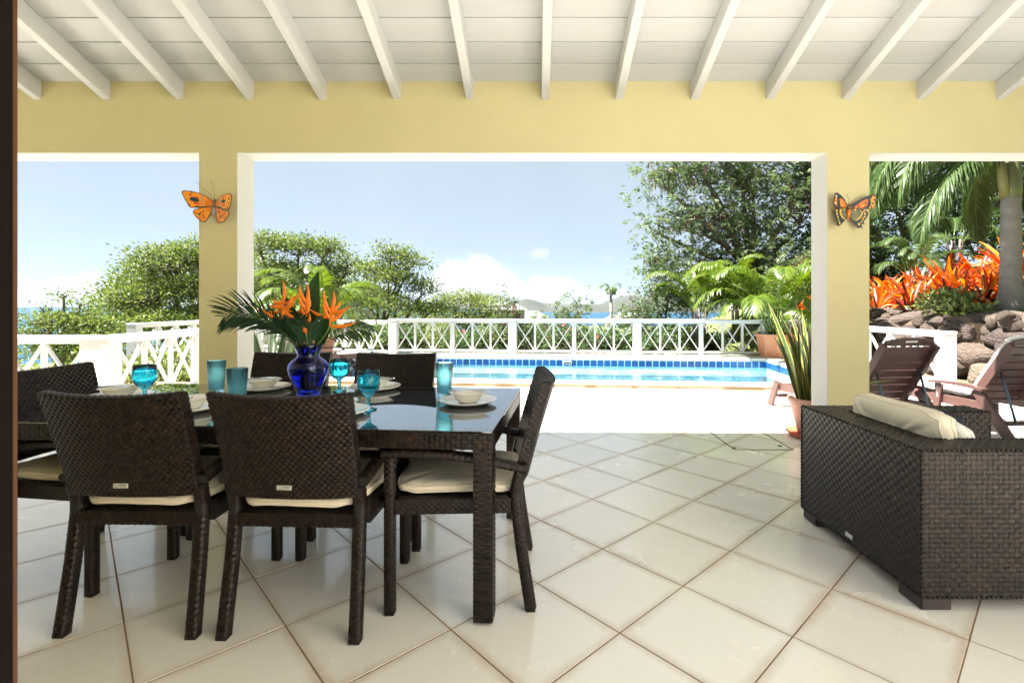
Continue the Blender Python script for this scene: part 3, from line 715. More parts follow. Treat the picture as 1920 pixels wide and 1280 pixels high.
    mats = dict(seat_cushion='cushion', label_plate=['tag', 'bgrey'])
    return {k: [q.mesh(k, mats.get(k, ['wicker', 'wickerbase'])) for q in v] for k, v in M_.items()}
CH = chair_meshes()
def chair(x, y, rz, label):
    o = empty('dining_chair', (x, y, 0), rz, label, 'chair', 'wicker chairs round the dining table')
    for k, l in CH.items():
        for me in l: share(k, me, o)
    return o
chair(-1.515, 2.135, R(-1.0), 'wicker dining chair backing the doorway, next to the end chair by the door frame')
chair(-.895, 2.115, R(-2.5), 'wicker dining chair backing the doorway, next to the end chair near the armchair')
chair(-.33, 2.235, R(92), 'wicker dining chair at the table end towards the lounge armchair, seen edge on')
chair(-2.11, 2.385, R(-98), 'wicker dining chair at the table end beside the dark door frame')
chair(-1.62, 2.90, R(177), 'wicker dining chair across the table behind the blue vase')
chair(-.915, 2.84, R(178), 'wicker dining chair across the table, its back turned to the pool water')

# ------------------------------------------------------------------ dining table
TR = R(-4.5); TC = (-1.235, 2.475)
table = empty('dining_table', (*TC, 0), TR, 'long brown wicker dining table with a reflecting glass top', 'table')
tx, ty, TZ = 1.11, .50, .746
for sx in (-1, 1):
    for sy in (-1, 1):
        mb = MB().woven_bar([(sx * (tx - .037), sy * (ty - .037), .012), (sx * (tx - .037), sy * (ty - .037), .674)], .074, .074, (1, 0, 0), .025, .0105, .0028); mb.lathe([(.0, 0), (.02, 0), (.02, .013)], 12, 1, center=(sx * (tx - .037), sy * (ty - .037), 0)); mb.obj('leg', ['wicker', 'wickerbase'], table)
mb = MB(); zc = .7055
for a, b, sd in (((-tx, -ty + .03, zc), (tx, -ty + .03, zc), (0, 1, 0)), ((-tx, ty - .03, zc), (tx, ty - .03, zc), (0, 1, 0)), ((-tx + .03, -ty + .06, zc), (-tx + .03, ty - .06, zc), (1, 0, 0)), ((tx - .03, -ty + .06, zc), (tx - .03, ty - .06, zc), (1, 0, 0))):
    mb.woven_bar([a, b], .06, .063, sd, .0155, .021, .003)
mb.obj('apron', ['wicker', 'wickerbase'], table)
mb = MB().weave(lambda u, v: (-1.05 + 2.1 * u, -.44 + .88 * v, .728), 2.1, .88, .03, .0145, .003, nb=(1, 1)); mb.grid(lambda u, v: (-1.05 + 2.1 * u, .44 - .88 * v, .715), 1, 1, 1); mb.obj('woven_top', ['wicker', 'wickerbase'], table)
MB().bbox((-tx - .002, -ty - .002, .7395), (tx + .002, ty + .002, TZ), .002).obj('glass_top', 'tableglass', table)

# ------------------------------------------------------------------ place settings
TOP = TZ + .0012
plate_p = [(0, .006), (.085, .006), (.092, .008), (.135, .021), (.141, .0235), (.143, .022), (.137, .016), (.095, .001), (.0, .0)]
bowl_p = [(0, .006), (.03, .0065), (.05, .012), (.066, .034), (.076, .047), (.093, .0525), (.094, .051), (.079, .044), (.070, .034), (.055, .011), (.042, 0), (0, 0)]
plate_me = MB().lathe([(r, z) for r, z in plate_p][::-1], 48).mesh('plate', 'porcelain'); bowl_me = MB().lathe(bowl_p[::-1], 48).mesh('bowl', 'porcelain')
def fork_mesh():
    mb = MB(); P = [(0, 0, 0), (.05, 0, .002), (.11, 0, .004)]; W_ = [.008, .0055, .004]
    def strip(pts, ws, t=.0022):
        vs = [];
        for (x, y, z), w in zip(pts, ws): vs += [(x, y - w / 2, z), (x, y + w / 2, z), (x, y + w / 2, z + t), (x, y - w / 2, z + t)]
        fs = [(i * 4 + k, i * 4 + (k + 1) % 4, i * 4 + 4 + (k + 1) % 4, i * 4 + 4 + k) for i in range(len(pts) - 1) for k in range(4)] + [(3, 2, 1, 0), tuple(len(pts) * 4 - 4 + k for k in range(4))]
        mb.add(vs, fs)
    strip([(0, 0, 0), (.04, 0, .001), (.1, 0, .005), (.125, 0, .004), (.14, 0, .0), (.15, 0, -.001)], [.014, .011, .006, .008, .022, .024])
    for k in range(4): strip([(.15, -.0095 + .0063 * k, -.001), (.175, -.0095 + .0063 * k, .001), (.196, -.0095 + .0063 * k, .007)], [.0042, .0036, .002], .0018)
    return mb.mesh('fork', 'steel')
def knife_mesh():
    mb = MB()
    mb.bar((0, 0, 0), (.095, 0, 0), .013, .006); mb.bar((.095, 0, 0), (.195, .002, .0), .017, .0016); mb.bar((.195, .002, 0), (.212, .004, 0), .010, .0015)
    return mb.mesh('knife', 'steel')
FK, KN = fork_mesh(), knife_mesh()
def setting(x, y, who, a):
    G = 'place settings on the dining table'
    tag(share('dinner_plate', plate_me, None, (x, y, TOP), (0, 0, a)), 'round white dinner plate ' + who, 'plate', G)
    tag(share('soup_bowl', bowl_me, None, (x, y, TOP + .0064), (0, 0, a)), 'white soup bowl standing on the plate ' + who, 'bowl', G)
    z = TOP + .0064 + .0535
    f = share('fork', FK, None, (x - .11 * math.cos(a) - .01 * math.sin(a), y - .11 * math.sin(a) + .01 * math.cos(a), z), (0, 0, a)); tag(f, 'steel fork across the bowl ' + who, 'fork', G)
    b = a + .16; k = share('knife', KN, None, (x - .105 * math.cos(b) + .022 * math.sin(b), y - .105 * math.sin(b) - .022 * math.cos(b), z + .003), (0, 0, b)); tag(k, 'steel knife across the bowl ' + who, 'knife', G)
setting(-.335, 2.43, 'at the armchair end of the table', R(172))
setting(-.925, 2.84, 'across the table beside the two goblets', R(160))
setting(-1.56, 2.83, 'across the table between tumblers and vase', R(-20))
setting(-2.16, 2.56, 'at the table end by the door frame', R(-14))
setting(-1.60, 2.27, 'before the chair next to the door frame end', R(-60))
setting(-.885, 2.19, 'before the chair next to the armchair end', R(150))
def goblet_mesh():
    mb = MB(); n = 64
    out = [(.0, .0), (.036, .0), (.037, .003), (.025, .006), (.010, .012), (.0075, .022), (.0085, .04), (.0105, .048), (.008, .056), (.014, .064), (.032, .078), (.046, .098), (.0515, .122), (.0505, .15), (.049, .181)]
    inn = [(.0465, .181), (.0475, .15), (.0485, .122), (.043, .1), (.029, .082), (.0, .074)]
    prof = out + inn; V = []; k = len(prof)
    for i, (r, z) in enumerate(prof):
        for j in range(n):
            a = 2 * math.pi * j / n; rr = r
            if 9 <= i <= 11: rr += .0013 * math.cos(a * 26)                # moulded ribs
            if 12 <= i <= 13: rr += .0011 * math.sin(a * 12) * math.sin(z * 260)
            V.append((rr * math.cos(a), rr * math.sin(a), z))
    mb.add(V, [(i * n + j, i * n + (j + 1) % n, (i + 1) * n + (j + 1) % n, (i + 1) * n + j) for i in range(k - 1) for j in range(n)], 0, True)
    # raised scrolls pressed in the bowl
    for q in range(8):
        for s_ in (-1, 1):
            pts = []
            for t_ in range(16):
                th = t_ / 15 * 5.2; rad = .0125 * (1 - t_ / 22); a = 2 * math.pi * q / 8 + s_ * (rad * math.cos(th) + .012) / .05; z = .14 + rad * math.sin(th)
                pts.append((.0505 * math.cos(a), .0505 * math.sin(a), z))
            mb.tube(pts, .0014, 5)
    return mb.mesh('goblet', 'aqua')
GM = goblet_mesh()
for x, y, l in ((-1.975, 2.49, 'aqua pressed glass goblet by the end chair beside the door frame'), (-1.105, 2.77, 'aqua pressed glass goblet standing by the vase on the pool side of the table'), (-.775, 2.285, 'aqua pressed glass goblet on the doorway side of the table')):
    tag(share('goblet', GM, None, (x, y, TOP)), l, 'goblet', 'aqua goblets')
tm = MB(); n = 40; prof = [(.0, .0), (.033, .0), (.035, .004), (.0365, .02), (.041, .09), (.0465, .178), (.0445, .180), (.039, .09), (.034, .022), (.0, .016)]
V = []
for i, (r, z) in enumerate(prof):
    for j in range(n):
        a = 2 * math.pi * j / n; rr = r * (1 + .025 * math.cos(a * 8)) if 2 < i < 8 else r; V.append((rr * math.cos(a), rr * math.sin(a), z))
tm.add(V, [(i * n + j, i * n + (j + 1) % n, (i + 1) * n + (j + 1) % n, (i + 1) * n + j) for i in range(len(prof) - 1) for j in range(n)], 0, True)
TM = tm.mesh('tumbler', 'aqua2')
for x, y, l in ((-1.755, 2.71, 'tall bubbled aqua tumbler in front of the pillar'), (-1.435, 2.37, 'bubbled aqua tumbler behind the wicker chair, nearer the doorway'), (-.485, 2.61, 'bubbled aqua tumbler beside the plate at the armchair end')):
    tag(share('tumbler', TM, None, (x, y, TOP)), l, 'tumbler', 'bubbled aqua tumblers')
# ------------------------------------------------------------------ vase with flowers
VX, VY = -1.205, 2.61; V0 = Vector((VX, VY, TOP))
vase = empty('vase', V0, 0, 'cobalt blue glass vase holding orange flowers and palm leaves', 'vase')
o_ = [(0, 0), (.052, 0), (.056, .004), (.060, .03), (.076, .075), (.093, .115), (.100, .148), (.097, .172), (.080, .192), (.059, .206), (.053, .218), (.056, .235), (.066, .258), (.077, .278)]
i_ = [(.0745, .278), (.0635, .258), (.0535, .235), (.0505, .218), (.0565, .206), (.078, .190), (.0945, .171), (.0975, .148), (.0905, .115), (.0735, .076), (.0575, .032), (.0, .012)]
MB().lathe(o_ + i_, 64).obj('glass_body', 'cobalt', vase)
MB().lathe([(0, .0125), (.0568, .0325), (.0728, .0765), (.0898, .1145), (.0, .1145)], 48).obj('water', glass('vase_water', (.55, .6, .95), 0, 1.33), vase)
def frond_mesh(name, L_, droop, nl, ll, m_, base=(0, 0, 0), wid=.012, rise=.9, up=.35, hang=.35, bare=.22, twist=0, seed=0, plane=0, plum=False, stemr=.004, stemmat='stem', curve=1.0):
    """pinnate palm leaf in the local XZ plane, growing from base towards +X and up; rise = start slope, droop = how far it bends"""
    rnd = np.random.default_rng(seed); N_ = 24; pts = []; p = np.zeros(3); ang = math.atan(rise) if rise < 20 else 1.55; st = L_ / N_
    tang = []
    for i in range(N_ + 1):
        t = i / N_; a = ang - droop * t ** (1.0 + .5 * curve); d = np.array((math.cos(a), 0, math.sin(a))); pts.append(p.copy()); tang.append(d); p = p + d * st
    mb = MB(); mb.tube([tuple(q) for q in pts], [stemr * (1 - .8 * i / N_) for i in range(N_ + 1)], 5, 1)
    for k in range(nl):
        t = bare + (1 - bare) * (k + .5) / nl; x = t * N_; i = min(int(x), N_ - 1); f = x - i
        P = pts[i] * (1 - f) + pts[i + 1] * f; T = tang[i]; Nn = np.array((-T[2], 0, T[0])); env = (math.sin(math.pi * min(max((t - bare) / (1 - bare), .0) * .92 + .10, 1)) ** .55)
        l = ll * env * rnd.uniform(.9, 1.08)
        for s_ in ((-1, 1) if not plum else (-1, -.33, .33, 1)):
            sd = (np.array((0, 1.0, 0)) * math.cos(plane) + Nn * math.sin(plane)) * s_
            lift = up if not plum else up + .7 * (1 - abs(s_)) * (1 if k % 2 else -1)
            d = T * (.55 + .5 * t) + (sd if not plum else np.array((0, math.copysign(1, s_), 0))) * (1 - .35 * t) + Nn * lift + rnd.normal(size=3) * .05; d = d / np.linalg.norm(d)
            w = wid * (.7 + .5 * env); g = np.array((0, 0, -1.0))
            q0 = P; q1 = P + d * l * .5 + g * hang * l * .13; q2 = P + d * l * .82 + g * hang * l * .42; q3 = P + d * l + g * hang * l * .75
            wv = np.cross(d, Nn * math.cos(plane) - np.array((0, 1., 0)) * math.sin(plane) + .4 * rnd.normal(size=3) * twist); wv = wv / max(np.linalg.norm(wv), 1e-6) * w
            vs = [q0 - wv * .25, q0 + wv * .25, q1 + wv * .5, q1 - wv * .5, q2 + wv * .36, q2 - wv * .36, q3]
            mb.add([tuple(v) for v in vs], [(0, 1, 2, 3), (3, 2, 4, 5), (5, 4, 6)], 0, False)
    if base != (0, 0, 0): mb.v = [(x + base[0], y + base[1], z + base[2]) for x, y, z in mb.v]
    return mb.mesh(name, [m_, stemmat])
def stem_to(mb, a, b, r0=.005, r1=.004, bend=(0, 0, 0), mi=0):
    a = Vector(a); b = Vector(b); c = (a + b) / 2 + Vector(bend); mb.tube([a.lerp(c, t).lerp(c.lerp(b, t), t) for t in [i / 8 for i in range(9)]], [r0 + (r1 - r0) * i / 8 for i in range(9)], 6, mi)
FG = 'cut leaves and flowers in the blue vase'
Z0 = .02
def vase_frond(az, L_, rise, droop, label, seed, ll=.24, nl=26, bare=.42, hang=.35, up=.3, roll=0, plane=1.15):
    me = frond_mesh('palm_leaf', L_, droop, nl, ll, 'palmV', wid=.0085, rise=rise, bare=bare, hang=hang, up=up, seed=seed, stemr=.0042, curve=1.4, plane=plane)
    o = share('palm_leaf', me, None, (VX - .012 * math.cos(az), VY - .012 * math.sin(az), TOP + Z0), (roll, 0, az)); return tag(o, label, 'palm leaf', FG)
vase_frond(R(184), .70, 4.5, 1.85, 'long cut palm leaf arching from the vase towards the pillar', 1, .21, 26, .50, .25, .15)
vase_frond(R(205), .60, 6, 1.6, 'cut palm leaf drooping low over the vase rim on the pillar side', 2, .18, 22, .52, .5, .2, plane=.9)
vase_frond(R(-8), .58, 5.0, 1.95, 'narrow cut palm leaf arching from the vase towards the pool', 3, .11, 22, .55, .6, .1)
vase_frond(R(262), .43, 8, .95, 'dark cut palm leaf standing in front of the flowers', 4, .16, 22, .62, .3, .4, plane=.3)
vase_frond(R(300), .42, 9, .9, 'dark short cut palm leaf leaning towards the doorway', 5, .15, 20, .62, .35, .4, plane=.3)
vase_frond(R(232), .44, 7, 1.1, 'dark cut palm leaf fanning beside the heliconia stems', 6, .17, 22, .62, .35, .35, plane=.4)
def broad_leaf(base, tip, w, face, label, bend=(0, 0, 0)):
    base = Vector(base); tip = Vector(tip); o = empty('broad_leaf', V0, 0, label, 'leaf', FG); mb = MB(); st = MB()
    low = base.lerp(tip, .12); stem_to(st, (base.x * .2, base.y * .2, Z0), low, .005, .004); st.obj('stem', 'stem', o)
    ax = (tip - low); sd = ax.cross(Vector(face)).normalized(); fn = sd.cross(ax.normalized()); N_ = 16
    def fn_(u, v):
        env = math.sin(math.pi * v ** .8) ** .8 * (1 - .15 * v) if 0 < v < 1 else 0
        x = (u - .5) * 2; p = low + ax * v + Vector(bend) * (v * (1 - v) * 4); return p + sd * (x * w / 2 * env) + fn * (abs(x) * w * .12 * env + .004 * math.sin(v * 40 + abs(x) * 5) * abs(x))
    mb.grid(fn_, 6, N_, 0); mb.obj('blade', 'broad', o)
    r = MB(); r.tube([low + ax * t + Vector(bend) * (t * (1 - t) * 4) - fn * .002 for t in [i / 8 for i in range(9)]], [.003 * (1 - .8 * i / 8) for i in range(9)], 5); r.obj('midrib', 'stem', o)
broad_leaf((.0, .0, .24), (.045, .02, .665), .115, (0, -1, .1), 'tall dark pointed leaf standing up in the middle of the flowers', (-.015, 0, 0))
broad_leaf((-.02, -.03, .24), (-.085, -.05, .505), .105, (.2, -1, .1), 'shorter dark pointed leaf beside the tall one')
broad_leaf((-.03, .03, .24), (-.165, .03, .59), .05, (0, -1, .1), 'slim dark leaf behind the heliconia cluster on the pillar side')
broad_leaf((.03, .02, .22), (.10, .06, .47), .08, (0, -1, .1), 'light backed leaf leaning towards the pool in the bouquet')
def heliconia(top, bracts, label, foot=(.0, .0)):
    o = empty('heliconia', V0, 0, label, 'flower', FG); top = Vector(top); st = MB(); neck = Vector((top.x * .45, top.y * .45, .28))
    st.tube([(foot[0], foot[1], Z0), (neck.x * .5, neck.y * .5, .17), tuple(neck), tuple(neck.lerp(top, .55) + Vector((0, 0, -.01))), tuple(top)], [.005, .005, .0045, .004, .0045], 7); st.obj('stem', 'stem', o)
    for k, (dx, dz, l, off, dy) in enumerate(bracts):
        l *= 1.2; d = Vector((dx, dy, dz)).normalized(); b = top + Vector((0, 0, off * 1.2)); up = Vector((0, 0, 1)); sd = d.cross(Vector((0, 1, .2))).normalized(); yv = d.cross(sd).normalized()
        mb = MB(); N_ = 9; V = []; F = []
        for i in range(N_ + 1):
            t = i / N_; p = b + d * (l * t) + sd * (l * -.10 * t * (1 - t) * 4 * (1 if dx > 0 else -1)); r_ = .0115 * (math.sin(math.pi * (t * .86 + .10)) ** .8) * (1 - t) ** .35 + .0006
            for j in range(7):
                a = math.pi * 2 * j / 7; V.append(p + sd * (math.cos(a) * r_) + yv * (math.sin(a) * r_ * .5))
        mb.add(V, [(i * 7 + j, i * 7 + (j + 1) % 7, (i + 1) * 7 + (j + 1) % 7, (i + 1) * 7 + j) for i in range(N_) for j in range(7)], 0, True); mb.obj('bract', 'heli', o)
    mb = MB()
    mb.tube([top, top + Vector((0, 0, max(b[3] for b in bracts) + .01))], [.006, .003], 6); mb.obj('flower_axis', 'heli', o)
heliconia((.14, -.06, .375), [(1, .18, .115, 0, 0), (-.92, .42, .105, .035, .05), (.9, .32, .10, .055, -.1), (.75, .65, .075, .02, .2), (-.25, 1, .10, .06, 0), (.12, 1, .095, .06, .1), (-.28, .9, .08, .03, -.1), (.1, 1, .07, .015, .1), (.6, .62, .07, .06, .1)], 'open orange heliconia reaching towards the pool', (.02, 0))
heliconia((-.115, -.05, .45), [(.85, .55, .10, .03, 0), (.05, 1, .105, .03, 0), (-1, .12, .12, 0, 0), (-.6, .5, .06, .02, .2), (.4, .8, .06, .0, .3), (-.9, -.2, .05, .045, .1), (.8, -.3, .06, .02, -.2)], 'tall orange heliconia nearest the pillar', (-.02, .01))
heliconia((-.08, -.10, .42), [(.9, -.45, .085, .03, -.1), (.35, .9, .09, .02, .1), (-.8, .6, .10, -.02, -.1), (.7, .5, .07, .035, -.2), (-.3, -.9, .06, .03, -.2), (-.7, .1, .07, .045, .1)], 'orange heliconia low in the cluster on the pillar side', (-.02, -.01))
heliconia((-.10, -.03, .40), [(.75, .1, .08, .04, .2), (-.9, .62, .115, -.01, 0), (.3, 1, .075, .03, .2), (-.4, -.8, .05, .05, 0), (.6, -.7, .07, .02, 0)], 'orange heliconia half hidden behind the cluster', (-.01, .02))
heliconia((.04, -.11, .34), [(-.4, .9, .06, .10, -.1), (-.35, .95, .08, .13, 0), (.2, .95, .05, .08, -.2), (-.5, .8, .05, .04, -.1), (.3, .8, .06, .03, -.2), (-.2, 1, .055, .0, -.1), (.1, .95, .06, .12, 0), (-.45, .8, .05, .07, .1), (.25, .7, .045, .10, .1)], 'narrow upright orange heliconia in front of the tall leaf', (.01, -.02))
heliconia((-.005, -.04, .46), [(.12, 1, .12, .0, 0), (-.1, 1, .05, -.02, 0)], 'single orange bud spike behind the tall leaf', (.0, .02))

# ------------------------------------------------------------------ lounge armchair
AX, AY = 1.55, 1.985; AW, AL, AH = .89, .95, .645
arm = empty('lounge_armchair', (AX, AY, 0), R(0), 'low square brown wicker lounge armchair turned away from the table', 'armchair')
def woven_block(x0, y0, z0, x1, y1, z1, faces, cu=.0215, cv=.0195, h=.0042):
    mb = MB()
    F = {'-x': (lambda u, v: (x0, y1 - (y1 - y0) * u, z0 + (z1 - z0) * v), y1 - y0, z1 - z0), '+x': (lambda u, v: (x1, y0 + (y1 - y0) * u, z0 + (z1 - z0) * v), y1 - y0, z1 - z0),
         '-y': (lambda u, v: (x0 + (x1 - x0) * u, y0, z0 + (z1 - z0) * v), x1 - x0, z1 - z0), '+y': (lambda u, v: (x1 - (x1 - x0) * u, y1, z0 + (z1 - z0) * v), x1 - x0, z1 - z0),
         '+z': (lambda u, v: (x0 + (x1 - x0) * u, y0 + (y1 - y0) * v, z1), x1 - x0, y1 - y0)}
    for k in faces: f, a, b = F[k]; mb.weave(f, a, b, cu, cv, h, nb=(1, 1))
    if len(faces) < 5: mb.box((x0 + .004, y0 + .004, z0 + .002), (x1 - .004, y1 - .004, z1 - .004), 1)
    else: mb.add([(x0, y0, z0), (x1, y0, z0), (x1, y1, z0), (x0, y1, z0)], [(3, 2, 1, 0)], 1)
    return mb
WM = ['wicker', 'wickerbase']
woven_block(0, 0, .055, .165, AW, AH, ('-x', '-y', '+y', '+x', '+z')).obj('backrest', WM, arm)
woven_block(.166, 0, .055, AL, .165, AH, ('-y', '+x', '+y', '+z')).obj('armrest', WM, arm)
woven_block(.166, AW - .165, .055, AL, AW, AH, ('-y', '+x', '+y', '+z')).obj('armrest', WM, arm)
woven_block(.166, .166, .055, AL - .03, AW - .166, .30, ('+x', '+z')).obj('seat_base', WM, arm)
for x in (.0, AL - .13):
    for y in (.004, AW - .134): MB().bbox((x + .004, y, 0), (x + .13, y + .13, .0548), .006).obj('foot', mat('dark_foot_block', (.022, .012, .010), .5, vary=.1, vscale=9), arm)
eb_ = MB()
for a, b in (((0, 0, .056), (0, 0, AH)), ((0, AW, .056), (0, AW, AH)), ((0, 0, AH), (0, AW, AH)), ((0, 0, AH), (AL, 0, AH)), ((.166, .165, AH), (AL, .165, AH)), ((AL, 0, .056), (AL, 0, AH)), ((0, 0, .057), (AL, 0, .057)), ((0, 0, .057), (0, AW, .057)), ((.166, .165, AH), (.166, AW - .165, AH)), ((.166, AW - .165, AH), (AL, AW - .165, AH))):
    a = Vector(a); b = Vector(b); n_ = int((b - a).length / .0195)
    for i in range(n_):
        p_ = a.lerp(b, i / n_); q_ = a.lerp(b, (i + .9) / n_); eb_.tube([p_, p_.lerp(q_, .5), q_], [.0055, .0085, .0055], 7)
ebo = eb_.obj('edge_binding', WM, arm); ebo['kind'] = 'stuff'
MB().bbox((-.009, .42, .085), (-.006, .475, .107), .001).obj('label_plate', 'tag', arm)
cb = pillow(.58, .56, .13, 6); co = cb.obj('seat_cushion', 'cushion', None, (AX + .58, AY + AW / 2, .372)); tag(co, 'cream seat cushion inside the lounge armchair', 'cushion')
cb = pillow(.60, .36, .15, 7); bk = bpy.data.objects.new('back_cushion', cb.mesh('back_cushion', 'cushion')); link(bk)
bk.matrix_world = Matrix.Translation((AX + .262, AY + AW / 2 + .015, .575)) @ Matrix.Rotation(R(90), 4, 'Z') @ Matrix.Rotation(R(90 - 9), 4, 'X'); tag(bk, 'cream back cushion leaning on the back of the lounge armchair', 'cushion')
cb = pillow(.44, .34, .12, 3.2)
for k in range(5):
    y = -.15 + .075 * k
    cb.grid(lambda u, v, y=y: (-.2 + .4 * u, y + .018 * v + .006 * math.sin(u * 20), .0605 * (1 - (abs(u - .5) * 1.9) ** 3.5) * (1 - (abs(y) / .19) ** 4) + .003), 14, 1, 1)
pk = bpy.data.objects.new('throw_pillow', cb.mesh('throw_pillow', ['lcushion', 'stripe'])); link(pk)
pk.matrix_world = Matrix.Translation((AX + .405, AY + AW / 2 - .02, .545)) @ Matrix.Rotation(R(90), 4, 'Z') @ Matrix.Rotation(R(90 - 16), 4, 'X'); tag(pk, 'white throw pillow with navy stripes tucked before the cream back cushion', 'pillow')

# ------------------------------------------------------------------ loungers
def lounger(x, y, rz, label, lift=R(57), cush=True, L_=1.75, group='brown slatted loungers'):
    """local +Y is the foot end; head end overhangs the rear legs"""
    o = empty('sun_lounger', (x, y, 0), rz, label, 'lounger', group); w = .30
    for s_ in (-1, 1):
        MB().bbox((s_ * w - .018, -.32, .205), (s_ * w + .018, L_ - .35, .30), .006).obj('side_rail', 'lounger', o)
        mb = MB().bar((s_ * (w + .037), -.46, .0), (s_ * (w + .037), -.16, .40), .09, .034, (1, 0, 0)); mb.obj('leg', 'lounger', o)
        mb = MB().bar((s_ * (w + .037), .30, .0), (s_ * (w + .037), .24, .41), .075, .034, (1, 0, 0)); mb.obj('leg', 'lounger', o)
        mb = MB().bar((s_ * (w + .037), L_ - .28, .0), (s_ * (w + .037), L_ - .42, .30), .08, .034, (1, 0, 0)); mb.obj('leg', 'lounger', o)
        mb = MB(); N_ = 8
        P = [(s_ * (w + .05), .33 - .62 * t, .425 + .018 * math.sin(t * 3) - .01 * t) for t in [i / N_ for i in range(N_ + 1)]]
        for a, b in zip(P, P[1:]): mb.bar(a, b, .075 , .024)
        mb.obj('armrest', 'lounger', o)
        MB().bbox((s_ * (w + .037) - .02 * 0 + s_ * .0175 - .001, .235, .27), (s_ * (w + .037) + s_ * .0175 + .002, .262, .38), .001).obj('bracket', 'steel', o)
    for k in range(9):
        y0 = -.02 + k * (L_ - .45) / 9; MB().bbox((-w + .019, y0, .27), (w - .019, y0 + .12, .298), .005).obj('slat', 'lounger', o)
    bp = Vector((0, -.05, .30)); d = Vector((0, -math.cos(lift), math.sin(lift))); nn = Vector((0, math.sin(lift), math.cos(lift))); LB = .70
    for s_ in (-1, 1):
        a = bp + Vector((s_ * .262, 0, 0)); MB().bar(a, a + d * (LB - .03), .036, .075, nn).obj('back_rail', 'lounger', o)
        mb = MB().tube([bp + Vector((s_ * .225, 0, 0)) + d * .38 - nn * .03, (s_ * .225, -.42, .13)], .011, 8); mb.obj('prop_strut', 'strut', o)
    for k in range(7):
        a = bp + d * (.04 + k * .092) + nn * .02; MB().bar(a + Vector((-.2435, 0, 0)), a + Vector((.2435, 0, 0)), .078, .02, nn).obj('slat', 'lounger', o)
    mb = MB(); V = []; F = []
    for i in range(13):
        xx = -.2435 + .487 * i / 12; tp = LB + .035 * (1 - (xx / .2435) ** 2)
        for q, hh in ((.655, .01), (tp, .01), (tp, .034), (.655, .034)): V.append(Vector((xx, 0, 0)) + bp + d * q + nn * hh)
    mb.add(V, [(i * 4 + k, i * 4 + (k + 1) % 4, i * 4 + 4 + (k + 1) % 4, i * 4 + 4 + k) for i in range(12) for k in range(4)] + [(3, 2, 1, 0), (48, 49, 50, 51)]); hr = mb.obj('head_slat', 'lounger', o)
    MB().bar(bp + d * .705 + nn * .0085 + Vector((-.06, 0, 0)), bp + d * .705 + nn * .0085 + Vector((.06, 0, 0)), .018, .002, nn).obj('grip', 'lcushion', hr)
    for yy in (-.42, L_ - .42): MB().bbox((-w - .02, yy, .12), (w + .02, yy + .07, .15), .004).obj('cross_bar', 'lounger', o)
    if cush:
        cb = pillow(.54, L_ - .42, .055, 9); c = cb.obj('seat_pad', 'lcushion', o, (0, (L_ - .42) / 2 - .03, .328))
        cb = pillow(.54, LB + .02, .055, 9); b = bpy.data.objects.new('back_pad', cb.mesh('back_pad', 'lcushion')); link(b, o)
        b.matrix_local = Matrix.Translation(bp + d * (LB / 2 + .02) + nn * .062) @ Matrix((Vector((1, 0, 0)), -d, nn)).transposed().to_4x4()
    return o
lounger(3.38, 4.93, R(7), 'brown slatted lounger right behind the pillar with the tailed butterfly', cush=False, L_=1.5)
lounger(4.60, 4.98, R(6), 'brown slatted lounger with white cushion next to the end post of the short railing')
lounger(-5.1 + 1.35, 8.9, R(100), 'brown lounger with white pad on the deck by the potted palm', lift=R(3))
tw = MB(); V = []
tw.tube([(-.22, 0, .0), (-.2, 0, .01), (.2, .01, .01), (.22, .01, 0)], [.03, .075, .075, .03], 14); tw.tube([(-.18, .06, -.03), (.19, .07, -.03)], [.03, .03], 10)
tag(tw.obj('rolled_towel', 'towel', None, (4.42, 6.0, .43), R(15)), 'rolled turquoise towel with orange on the white lounger pad', 'towel')

# ------------------------------------------------------------------ metal butterflies
def butterfly(cx, cz, k, label, wings, body, ants, tilt=0):
    o = empty('butterfly', (cx, WF - .03, cz), 0, label, 'wall ornament'); o.rotation_euler = (0, tilt, 0)
    def poly(name, pts, y0, y1, m_, par):
        n = len(pts); mb = MB(); cxm = sum(p[0] for p in pts) / n
        yy = lambda x: -abs(x) * .28
        vs = [(x * k, y0 + yy(x * k), -z * k) for x, z in pts] + [(x * k, y1 + yy(x * k), -z * k) for x, z in pts]
        area = sum(pts[i][0] * pts[(i + 1) % n][1] - pts[(i + 1) % n][0] * pts[i][1] for i in range(n))
        fs = [tuple(range(n)), tuple(reversed(range(n, 2 * n)))] + [((i + 1) % n, i, n + i, n + (i + 1) % n) for i in range(n)]
        if area > 0: fs = [f[::-1] for f in fs]
        return mb.add(vs, fs).obj(name, m_, par)
    def shrink(pts, f, c=None):
        c = c or (sum(p[0] for p in pts) / len(pts), sum(p[1] for p in pts) / len(pts)); return [(c[0] + (x - c[0]) * f, c[1] + (z - c[1]) * f) for x, z in pts]
    for edge, rim, fill, marks in wings:
        w_ = poly('wing', edge, -.001, .001, rim, o)
        poly('wing_panel', shrink(edge, .9), -.0026, -.0012, fill, w_)
        d_ = .0
        for pts, m_ in marks: d_ += .0005; poly('wing_mark', pts, -.0032 - d_, -.0027 - d_, m_, w_)
    for pts, r_, m_ in body: MB().tube([(x * k, -.004, -z * k) for x, z in pts], [q * k for q in r_], 10).obj('body', m_, o)
    for a in ants: MB().tube([(x * k, -.006 - .02 * i / len(a), -z * k) for i, (x, z) in enumerate(a)], [.0012] * (len(a) - 1) + [.0022], 6).obj('antenna', 'bbrown', o)
    return o
def blob(cx, cz, rx, rz, n=10): return [(cx + rx * math.cos(2 * math.pi * i / n), cz + rz * math.sin(2 * math.pi * i / n)) for i in range(n)]
def off(pts, dx, dz): return [((x - dx), (z - dz)) for x, z in pts]
B1 = lambda *p: off(p, 665, 720)
bk_ = lambda *a: off(blob(*a), 665, 720)
